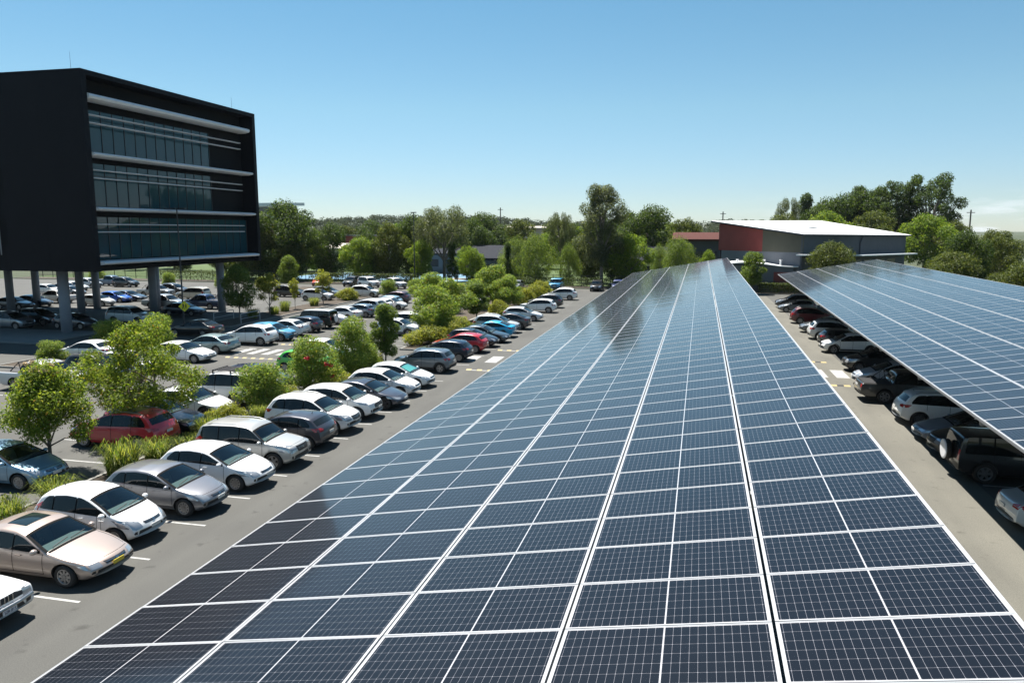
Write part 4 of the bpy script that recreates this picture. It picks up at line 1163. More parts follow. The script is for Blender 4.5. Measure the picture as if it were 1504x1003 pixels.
PR['fastback'] = car_proto('fastback_sedan', Body([(0,.47),(.05,.57),(.18,.67),(.55,.79),(1.2,.92),(2.05,1.32),(2.4,1.405),(2.75,1.435),(3.3,1.38),(3.9,1.20),(4.3,1.06),(4.6,1.02),(4.66,.88),(4.69,.52)], 1.85, (.87, .97)),
    (.87, 3.74), .335, 4.0, (2.45, 3.38), (1.25, 2.03), (3.42, 4.22), grille=None, spokes=5, dark_rim=True, lamps='slim')
PR['suv'] = car_proto('suv', Body([(0,.58),(.03,.72),(.12,.86),(.4,.96),(1.1,1.08),(1.88,1.51),(2.18,1.61),(2.8,1.665),(3.6,1.62),(3.98,1.54),(4.32,1.15),(4.42,1.0),(4.48,.8),(4.5,.55)], 1.82, (1.0, 1.09), bot=.24),
    (.92, 3.58), .35, 4.02, (2.35, 3.30), (1.14, 1.86), (4.04, 4.27), grille='wide', spokes=10, rails=True, cladding=False)
PR['compact_suv'] = car_proto('compact_suv', Body([(0,.58),(.03,.74),(.11,.87),(.36,.95),(.98,1.05),(1.75,1.47),(2.05,1.57),(2.6,1.62),(3.4,1.57),(3.8,1.48),(4.15,1.12),(4.25,.98),(4.32,.78),(4.35,.55)], 1.80, (.99, 1.09), bot=.25),
    (.90, 3.52), .345, 3.82, (2.22, 3.15), (1.02, 1.73), (3.86, 4.10), grille='big', spokes=5, cladding=False, lamps='slim')
PR['crossover'] = car_proto('crossover', Body([(0,.55),(.03,.68),(.12,.80),(.38,.90),(.98,1.01),(1.75,1.42),(2.05,1.51),(2.6,1.555),(3.3,1.51),(3.7,1.43),(4.02,1.10),(4.13,.98),(4.19,.78),(4.22,.55)], 1.80, (.95, 1.05), bot=.23),
    (.88, 3.46), .335, 3.74, (2.2, 3.1), (1.02, 1.73), (3.76, 3.98), grille='wide', spokes=5, cladding=True, lamps='slim')
PR['wagon4x4'] = car_proto('four_wheel_drive', Body([(0,.62),(.02,.80),(.09,.95),(.4,1.03),(1.25,1.13),(1.85,1.58),(2.08,1.69),(2.7,1.735),(3.8,1.71),(4.3,1.64),(4.5,1.2),(4.56,1.05),(4.6,.6)], 1.83, (1.03, 1.08), bot=.27, rr=.08, tumble=.24, bowF=.16, bowR=.08),
    (.90, 3.54), .36, 4.28, (2.42, 3.36), (1.30, 1.83), (4.34, 4.48), grille='wide', spokes=5, rails=True, tail='box', lamps='wedge')
PR['boxy4x4'] = car_proto('boxy_four_wheel_drive', Body([(0,.68),(.02,.92),(.07,1.05),(1.2,1.14),(1.5,1.62),(1.62,1.76),(2.5,1.80),(4.0,1.79),(4.36,1.75),(4.44,1.2),(4.48,1.05),(4.5,.65)], 1.82, (1.08, 1.10), bot=.32, rr=.06, tumble=.10, bowF=.06, bowR=.03, taperF=.05, taperR=.03, crown=.03, sigma=.035),
    (.82, 3.55), .39, 4.28, (2.42, 3.3), (1.24, 1.56), (4.37, 4.43), grille='wide', spokes=6, tail='box', lamps='round', spare=True)
PR['old_sedan'] = car_proto('boxy_old_sedan', Body([(0,.52),(.02,.70),(.05,.80),(.3,.84),(1.38,.92),(1.98,1.28),(2.18,1.355),(2.6,1.375),(3.1,1.335),(3.58,.96),(4.25,.93),(4.36,.85),(4.40,.5)], 1.66, (.86, .90), bowF=.07, bowR=.05, taperF=.06, taperR=.05, tumble=.30, hoodr=.045, crown=.035, sigma=.035),
    (.78, 3.35), .30, 3.45, (2.3,), (1.42, 1.96), (3.13, 3.52), doors=2, grille='kidney', spokes=8, lamps='box')
PR['ute'] = car_proto('utility_pickup', Body([(0,.62),(.03,.82),(.12,.97),(.4,1.04),(1.3,1.13),(1.98,1.61),(2.22,1.73),(2.7,1.77),(3.35,1.73),(3.52,1.62),(3.60,1.14),(3.66,1.10),(5.15,1.10),(5.24,1.05),(5.28,.65)], 1.86, (1.05, 1.10), bot=.30, tumble=.26, bowF=.2, bowR=.05, taperR=.04),
    (.95, 4.02), .375, 3.55, (2.5,), (1.35, 1.95), (3.53, 3.59), grille='big', spokes=6, tail='box', ute=(3.72, 5.1), taper=.12)

def copy_tree(o, parent=None):
    c = o.copy(); COL.objects.link(c); c.parent = parent
    for ch in o.children: copy_tree(ch, c)
    return c

def walk(o):
    yield o
    for ch in o.children: yield from walk(ch)

NAMES = {'hatch': 'hatchback', 'mini_mpv': 'small_hatchback', 'sedan': 'sedan', 'fastback': 'fastback_sedan', 'suv': 'suv', 'compact_suv': 'compact_suv', 'crossover': 'crossover',
         'wagon4x4': 'four_wheel_drive', 'boxy4x4': 'boxy_four_wheel_drive', 'old_sedan': 'boxy_old_sedan', 'ute': 'utility_pickup'}
LEN = {k: max(v.co.x for c in o.children if c.name.split('.')[0] == 'body' for v in c.data.vertices)*2 for k, o in PR.items()}
CARS = {}
def car(kind, xend, y, out, col, label, group, end=1, metal=0.0, dark_roof=False, plate=(.55, .55, .53), glass=None, scale=(1, 1, 1), rz=0.0, key=None, z=0.0):
    """xend: x of the bumper at the lane; end=+1 when that is the car's +X end; out=True when the nose is at the lane"""
    o = copy_tree(PR[kind]); o.name = NAMES[kind]
    if 'proto' in o: del o['proto']
    o.location = (xend - end*LEN[kind]*scale[0]/2, y, z)
    face = end if out else -end
    o.rotation_euler = (0, 0, (0 if face > 0 else math.pi) + R(rz))
    o.scale = scale
    tag(o, label, {'ute': 'pickup', 'sedan': 'car'}.get(kind, 'car'), group)
    c4 = (*col, 1.0-metal)
    for c in walk(o):
        if c.type != 'MESH': continue
        n = c.name.split('.')[0]
        c.color = c4
        if n == 'number_plate': c.color = (*plate, 1)
        if 'window' in n: c.color = (.010, .013, .014, 1)

    if glass:                                         # a folded sunshade standing behind the glass
        Bq, sc_ = BODY[NAMES[kind]], SCREEN[NAMES[kind]]
        rows = [[Bq.roof(d, f_, -.035) for f_ in np.linspace(-.9, .9, 13)] for d in np.linspace(sc_[0]+.14, sc_[1]-.04, 7)]
        ss = link('sunshade', grid_mesh('sunshade', rows, M['plate']), o); ss.color = (*glass, 1)
    if key: CARS[key] = o
    return o

# ------------------------------------------------------------------ vegetation
def quads_mesh(name, V, m):
    """V: (n,4,3) leaf quads"""
    n = len(V); me = bpy.data.meshes.new(name)
    me.vertices.add(n*4); me.vertices.foreach_set('co', V.astype(np.float32).ravel())
    me.loops.add(n*4); me.loops.foreach_set('vertex_index', np.arange(n*4, dtype=np.int32))
    me.polygons.add(n); me.polygons.foreach_set('loop_start', np.arange(0, n*4, 4, dtype=np.int32))
    me.polygons.foreach_set('loop_total', np.full(n, 4, dtype=np.int32))
    me.materials.append(m); me.update(calc_edges=True)
    return me

def leaves(rng, P, N, size, asp=.45, droop=0.0, jitter=.8):
    """leaf quads at points P whose normals scatter round N"""
    n = len(P)
    nn = N + rng.normal(0, jitter, (n, 3)); nn /= np.linalg.norm(nn, axis=1, keepdims=True)+1e-9
    a = rng.normal(0, 1, (n, 3)); a[:, 2] -= droop
    a -= (a*nn).sum(1, keepdims=True)*nn; a /= np.linalg.norm(a, axis=1, keepdims=True)+1e-9
    b = np.cross(nn, a)
    s = size*rng.uniform(.65, 1.35, (n, 1)); w = s*asp
    bend = nn*s*rng.uniform(-.18, .18, (n, 1))
    return np.stack([P - a*s*.5, P + b*w*.5 + bend, P + a*s*.5, P - b*w*.5 + bend], 1)

def crown_points(rng, clumps, n, shell=.55):
    """clumps: (cx,cy,cz,rx,ry,rz)"""
    C = np.array(clumps); vol = (C[:, 3]*C[:, 4]*C[:, 5])**(2/3); idx = rng.choice(len(C), n, p=vol/vol.sum())
    d = rng.normal(0, 1, (n, 3)); d /= np.linalg.norm(d, axis=1, keepdims=True)
    r = 1 - (1-shell)*rng.random((n, 1))**1.4*1.0
    r *= rng.uniform(.8, 1.12, (n, 1))
    P = C[idx, :3] + d*C[idx, 3:]*r
    N = d + np.array([0, 0, .35])
    return P, N

def make_clumps(rng, h0, h1, rad, k, cr, prof='oval', flat=.8):
    out = []
    for i in range(k):
        t = (i+.5)/k
        z = h0 + (h1-h0)*t
        if prof == 'oval': w = math.sin(math.pi*min(max(t*.86+.1, 0), 1))**.7
        elif prof == 'umbrella': w = .35+.65*math.sin(math.pi*min(t*.75+.2, 1))
        elif prof == 'cone': w = 1.02-.92*t
        elif prof == 'dome': w = math.sqrt(max(0, 1-(t*.97)**2))
        elif prof == 'gum': w = [.6, .85, 1, .85, 1, .95, .85, .6][int(t*7.99)]
        a = i*2.399+rng.uniform(-.5, .5)
        rr = rad*w*rng.uniform(.35, 1.0)
        c = cr*rng.uniform(.6, 1.35)
        out.append((rr*math.cos(a), rr*math.sin(a), z, c, c, c*flat))
    return out

def trunk_mesh(rng, clumps, h0, r0, m, stems=1, n=8, lean=.0, spread=.15, every=2):
    mb = MB()
    for s in range(stems):
        a = 2*math.pi*s/max(1, stems)+rng.uniform(0, 1); sp = spread if stems > 1 else 0
        top = Vector((math.cos(a)*sp*3+lean, math.sin(a)*sp*3, h0))
        base = Vector((math.cos(a)*sp*.5, math.sin(a)*sp*.5, -.05))
        mid = base.lerp(top, .5) + Vector((rng.uniform(-.06, .06), rng.uniform(-.06, .06), 0))
        mb.tube([base, base.lerp(mid, .12), mid, top], [r0*1.35, r0, r0*.85, r0*.65], n)
        for i, c in enumerate(clumps):
            if i % stems != s or (i//stems) % every: continue
            e = Vector(c[:3]); st = base.lerp(top, .55+.45*rng.random()) if e.z > h0 else base.lerp(top, .45)
            m1 = st.lerp(e, .5) + Vector((0, 0, .06*(e-st).length))
            mb.tube([st, m1, e], [r0*.5, r0*.34, r0*.12], 6, cap=False)
    return new_mesh('trunk', mb.v, mb.f, m, smooth=True)

TP = {}
def tree_kind(key, seed, h0, h1, rad, k, cr, n, size, leaf, bark, r0, prof='oval', stems=1, asp=.45, droop=0, flat=.8, trunk_h=None, spread=.15, shell=.55, every=2, extra=None):
    rng = np.random.default_rng(seed)
    cl = make_clumps(rng, h0, h1, rad, k, cr, prof, flat)
    P, N = crown_points(rng, cl, n, shell)
    V = leaves(rng, P, N, size, asp, droop)
    TP[key] = (quads_mesh('crown', V, M[leaf]), trunk_mesh(rng, cl, trunk_h or h0+.3*(h1-h0), r0, M[bark], stems, spread=spread, every=every), max(c[2]+c[5] for c in cl))

#          key          seed  h0   h1   rad  k   cr    n     size
tree_kind('near_small', 1,   1.40, 3.75, 1.45, 24, .50, 16500, 0.120, 'leaf_loose', 'bark', .07, 'dome', asp=.42, shell=.4)
tree_kind('near_big',   2,   1.25, 4.75, 2.25, 36, .60, 24000, 0.120, 'leaf_loose', 'bark', .06, 'oval', stems=5, spread=.22, asp=.42, shell=.35)
tree_kind('bush_a',     3,   .45, 2.05, .95, 14, .55, 11900, 0.095, 'leaf_lilly', 'bark', .045, 'dome', stems=3, spread=.1, asp=.5)
tree_kind('bush_b',     4,   .6, 3.2, .95, 16, .56, 13600, 0.104, 'leaf_lilly', 'bark', .05, 'oval', stems=2, spread=.08, asp=.5)
tree_kind('bush_tall',  5,   1.0, 3.9, .80, 16, .52, 13600, 0.113, 'leaf_mid', 'bark', .06, 'oval', asp=.5)
tree_kind('yellow_bush',6,   .25, .95, .8, 12, .42, 7650, 0.099, 'leaf_yellow', 'bark', .03, 'dome', stems=3, spread=.1)
tree_kind('street',     7,   1.7, 5.0, 1.45, 16, .75, 9350, 0.180, 'leaf_mid', 'bark', .07, 'oval')
tree_kind('sparse',     8,   1.6, 4.2, 1.0, 9, .55, 2550, 0.180, 'leaf_yellow', 'bark', .05, 'oval', shell=.2, every=1)
tree_kind('island',     9,   1.2, 4.1, 1.75, 18, .72, 11900, 0.162, 'leaf_lilly', 'bark', .06, 'oval', stems=3, spread=.2)
tree_kind('gum',        10,  3.6, 15.6, 3.5, 64, 1.15, 26000, 0.30, 'leaf_gum', 'pale_bark', .30, 'gum', asp=.36, droop=1.0, trunk_h=11.5, every=2, flat=.95)
tree_kind('dense',      11,  1.5, 10.0, 5.37, 38, 1.68, 18700, 0.342, 'leaf_dark', 'bark', .26, 'oval', asp=.5)
tree_kind('dense_b',    12,  1.2, 10.0, 4.64, 34, 1.51, 17000, 0.342, 'leaf_moss', 'bark', .24, 'oval', asp=.5)
tree_kind('weeping',    13,  1.0, 8.0, 3.96, 36, 1.12, 17000, 0.324, 'leaf_mid', 'bark', .16, 'oval', asp=.22, droop=2.4, flat=1.5)
tree_kind('light',      14,  1.6, 7.0, 3.51, 24, 1.12, 11900, 0.288, 'leaf_bright', 'bark', .14, 'oval', asp=.45)
tree_kind('conifer',    15,  .6, 6.4, 1.1, 20, .6, 7140, 0.234, 'leaf_dark', 'bark', .10, 'cone', asp=.3)
tree_kind('umbrella',   16,  6.0, 12.0, 5.40, 28, 1.34, 15300, 0.324, 'leaf_gum', 'bark', .28, 'umbrella', asp=.3, droop=1.2, flat=.9)
tree_kind('hill_gum',   17,  6.0, 20.0, 6.75, 36, 1.90, 18700, 0.495, 'leaf_dark', 'pale_bark', .34, 'gum', asp=.4, droop=.6, every=1)
tree_kind('round',      18,  .9, 6.2, 3.45, 30, 1.29, 17000, 0.243, 'leaf_moss', 'bark', .14, 'dome', asp=.45)

def tree(key, x, y, label, h=None, w=1.0, rot=0.0, name='tree', cat='tree', group=None, z=0.0):
    cm, tm, h0 = TP[key]; s = (h/h0) if h else 1.0
    o = empty(name, (x, y, z), rot); o.scale = (s*w, s*w, s)
    tag(o, label, cat, group)
    link('crown', cm, o); link('trunk', tm, o)
    return o

def tussock_mesh(seed, n, h, spread):
    rng = np.random.default_rng(seed); Q = []
    for i in range(n):
        a = rng.uniform(0, 2*math.pi); b0 = rng.uniform(0, 2*math.pi); r0 = spread*.75*rng.random()**.6
        o_ = np.array([math.cos(b0)*r0, math.sin(b0)*r0, 0]); a = b0 + rng.normal(0, .9)
        L = h*rng.uniform(.4, 1.15); out = rng.uniform(.15, .9)*spread
        d = np.array([math.cos(a), math.sin(a), 0]); sd = np.array([-d[1], d[0], 0])*.013
        p = [o_, o_+d*out*.3+np.array([0, 0, L*.6]), o_+d*out*.75+np.array([0, 0, L*.88]), o_+d*out*1.25+np.array([0, 0, L*(.9-.5*out)])]
        ws = [1.0, 1.0, .8, .2]
        for k in range(3): Q.append([p[k]-sd*ws[k], p[k]+sd*ws[k], p[k+1]+sd*ws[k+1], p[k+1]-sd*ws[k+1]])
    return quads_mesh('grass_clump', np.array(Q), M['blade'])
TUS = [tussock_mesh(31+i, 420, h, s) for i, (h, s) in enumerate([(.95, .58), (.8, .6), (1.1, .55)])]
def tussock(x, y, label, s=1.0, i=0, group='strappy grass clumps in the planting strip'):
    o = link('grass_clump', TUS[i % 3]); o.location = (x, y, .08); o.scale = (s, s, s); o.rotation_euler = (0, 0, x*7+y)
    return tag(o, label, 'grass clump', group)

# planting strip between the first two rows of cars
tree('near_small', -24.0, 23.3, 'small round headed green tree, nearest tree at the left edge of the photo', 4.4, name='young_tree')
o = bpy.data.objects['young_tree']
rng = np.random.default_rng(77); cl = [(rng.uniform(-.35, .45), rng.uniform(-.4, .3), rng.uniform(3.55, 4.1), .11, .11, .09) for _ in range(11)]
P, N = crown_points(rng, cl, 900, .3); link('blossom', quads_mesh('blossom', leaves(rng, P, N, .05, .7), M['blossom']), o)
tree('near_big', -24.0, 28.6, 'wide multi stemmed tree with rusty tips beside the red SUV', 5.45, 1.02, .7, name='multi_stemmed_tree')
tree('bush_a', -21.3, 34.0, 'rounded light green shrub beside the white wagon with a roof rack', 2.65, 1.2, .3, 'shrub', 'shrub')
hb = tree('bush_b', -20.8, 38.0, 'light green shrub with a few red hibiscus flowers', 3.5, 1.3, 1.2, 'flowering_shrub', 'shrub')
rng = np.random.default_rng(5)
for i, (x, y, z) in enumerate([(.45, -.95, 1.9), (.05, -1.1, 2.05), (-.75, -.75, 2.5), (.6, -.85, 1.2)]):
    cl = [(x, y, z, .12, .12, .12)]; P, N = crown_points(rng, cl, 26, .2)
    link('flower', quads_mesh('flower', leaves(rng, P, N, .15, .8), M['flower']), hb)
tree('bush_b', -20.4, 42.6, 'broad light green shrub, tallest in the strip behind the pale blue car with sunshade', 4.1, .98, 2.4, 'shrub', 'shrub')
tree('bush_a', -19.9, 43.9, 'low light green shrub tucked against the tallest shrub in the strip', 2.3, .9, 4.4, 'shrub', 'shrub')
tree('bush_tall', -20.1, 47.2, 'upright dark green shrub on a single stem beside the grey crossover', 4.4, .95, .2, 'shrub', 'shrub')
tree('yellow_bush', -21.0, 30.6, 'low yellow green bush behind the silver four wheel drive', 1.25, 1.1, .4, 'low_bush', 'bush')
tree('yellow_bush', -20.9, 35.8, 'low yellow green bush beneath the shrub with red flowers', 1.1, 1.1, 2.4, 'low_bush', 'bush')
tree('yellow_bush', -20.4, 45.6, 'low yellow green bush between the tall dark shrub and the grey crossover', 1.4, 1.2, 1.4, 'low_bush', 'bush')
tree('yellow_bush', -20.5, 40.2, 'low yellow green bush behind the white hatchback near the green car', 1.3, 1.2, 3.4, 'low_bush', 'bush')
TL = ['strappy grass clump at the rear of the beige sedan', 'strappy grass clump behind the small white hatchback', 'tall strappy grass clump left of the grey hatchback', 'strappy grass clump in front of the red SUV, leftmost', 'dark strappy grass clump in front of the red SUV, middle', 'strappy grass clump in front of the red SUV, rightmost',
      'strappy grass clump behind the dark grey hatchback', 'strappy grass clump behind the white SUV in the first row', 'strappy grass clump behind the slate fastback']
for i, (x, y, s) in enumerate([(-20.9, 18.5, .9), (-21.2, 20.7, 1.0), (-20.9, 23.5, 1.25), (-20.9, 25.4, .95), (-20.7, 26.9, .85), (-20.7, 28.6, 1.0), (-20.6, 32.4, .75), (-20.7, 36.4, .8), (-20.5, 39.8, .8)]):
    tussock(x, y, TL[i], s, i)
# strip beyond the crossing
tree('island', -21.0, 60.5, 'loose leafy tree over the red car in the second row', 4.8, 1.0, .3, 'island_tree')
tree('yellow_bush', -20.3, 57.6, 'olive bush behind the red hatchback beyond the crossing', 1.7, 1.5, 1.0, 'low_bush', 'bush')
tree('bush_a', -20.6, 59.2, 'dark green shrub behind the black hatchback beyond the crossing', 2.2, 1.0, 1.0, 'shrub', 'shrub')
tree('yellow_bush', -20.4, 64.5, 'bright yellow green bush behind the silver SUV in the first row', 1.7, 1.4, 2.0, 'low_bush', 'bush')
tree('island', -23.4, 72.5, 'leafy tree in the middle of the planted island, left of the round one', 4.6, 1.2, 1.3, 'island_tree')
tree('island', -27.8, 79.0, 'leafy tree at the left end of the planted island by the light blue car', 4.8, 1.2, 2.3, 'island_tree')
tree('bush_tall', -21.2, 73.8, 'round dark green shrub in the planted island', 4.0, 1.3, 2.3, 'shrub', 'shrub')
tree('island', -22.8, 85.5, 'tall leafy tree at the back of the planted island', 5.4, 1.2, 3.3, 'island_tree')
tree('island', -20.6, 83.5, 'rusty leafed tree at the right end of the planted island', 4.3, 1.15, 4.3, 'island_tree')
for i, (x, y, h, lab) in enumerate([(-19.6, 90, 2.4, 'yellow green bush left of the last white SUVs'), (-19.3, 94.5, 2.5, 'yellow green bush behind the black car near the lane end'), (-19.5, 99.5, 2.7, 'yellow green bush behind the last white SUV'), (-20.0, 78, 2.0, 'yellow green bush behind the white hatchback far up the first row')]):
    tree('yellow_bush', x, y, lab, h, .9, i, 'low_bush', 'bush')
# bushes near the office building
tree('bush_a', -42.6, 47.6, 'round pale green shrub in front of the office building, left of the pair', 2.75, 1.0, .9, 'shrub', 'shrub')
tree('bush_a', -40.0, 49.6, 'round pale green shrub in front of the office building, right of the pair', 3.05, 1.0, 2.9, 'shrub', 'shrub')
tree('bush_a', -43.0, 42.6, 'small pale green shrub above the silver pickup', 1.8, 1.25, 3.9, 'shrub', 'shrub')
# street trees beyond the third row
tree('street', -45.4, 68.8, 'leafy young street tree right of the yellow sign', 5.9, .95, .4, 'street_tree', group=None)
tree('sparse', -44.4, 73.0, 'thin yellowish street tree right of the leafy one', 4.8, 1.1, 1.4, 'street_tree')
tree('sparse', -45.3, 80.0, 'slender sparse street tree, second yellowish one along the lane', 3.8, .75, 2.4, 'street_tree')
tree('sparse', -45.1, 86.6, 'yellowish street tree in front of the orange car', 4.5, 1.15, 3.4, 'street_tree')
tree('street', -60.0, 104.5, 'round green tree left of the orange car', 5.6, .95, 3.4, 'street_tree')
for i, (x, y, lab) in enumerate([(-45.0, 70.6, 'green grass clump at the foot of the thin yellowish tree'), (-44.9, 74.6, 'green grass clump behind the black hatchback, third row'), (-45.2, 77.5, 'green grass clump behind the dark four wheel drive'), (-45.0, 84.0, 'green grass clump beside the white SUV nosing to the lane')]):
    tussock(x, y, lab, 1.1, i, 'grass clumps under the street trees')
for i, (x, y, h, lab) in enumerate([(-44.2, 92.0, 1.8, 'yellow green bush between the white SUVs of the far row'), (-40.8, 97.5, 2.6, 'round light green bush right of the far white SUVs'), (-38.0, 100.5, 2.6, 'pale bush right of the round light green bush'), (-66.5, 108.0, 2.0, 'light green bush by the far hedge behind the pillars'), (-74.5, 108.5, 2.4, 'light green bush behind the charcoal SUV under the building'), (-84.0, 108.0, 2.5, 'light green bush seen between two building pillars'), (-100.0, 110.0, 3.0, 'light green bush at the far left edge behind the pillars')]):
    tree('yellow_bush' if h < 2.2 else 'bush_a', x, y, lab, h, 1.2, i, 'low_bush', 'bush')

# hedges along the fence
def hedge(x0, x1, y0, y1, h, n, label):
    r = empty('hedge', ((x0+x1)/2, (y0+y1)/2, 0)); tag(r, label, 'hedge')
    rng = np.random.default_rng(int(abs(x0)*10)); a, b = (x1-x0)/2, (y1-y0)/2
    P = np.stack([rng.uniform(-a, a, n), rng.uniform(-b, b, n), h*rng.random(n)**.5], 1)
    face = rng.integers(0, 3, n); P[face == 0, 2] = h*rng.uniform(.92, 1.08, (face == 0).sum()); P[face == 1, 1] = -b*rng.uniform(.85, 1.1, (face == 1).sum())
    N = np.where((face == 1)[:, None], np.array([[0, -1, .3]]), np.array([[0, 0, 1.0]]))
    link('foliage', quads_mesh('foliage', leaves(rng, P, N, .2, .6), M['hedge']), r)
    m_ = MB()
    for i in range(int((x1-x0)/.8)): x = -a+.4+i*.8; m_.tube([(x, 0, 0), (x+.1, .05, h*.7)], [.03, .015], 5, cap=False)
    m_.build('stem', M['bark'], r)
hedge(-66, -46.5, 121.5, 122.8, 1.7, 5200, 'dark clipped hedge behind the orange car')
hedge(-98, -70, 121.2, 122.8, 1.7, 5200, 'dark clipped hedge behind the cars seen under the building')
hedge(-36, 2, 121.0, 122.6, 1.5, 7000, 'dark hedge along the end of the left lane')
hedge(9.8, 17, 115.7, 117.0, 1.5, 2600, 'clipped hedge at the end of the right lane')
hedge(5.6, 8.6, 115.8, 116.8, 1.1, 900, 'short low hedge under the small tree between the canopies')

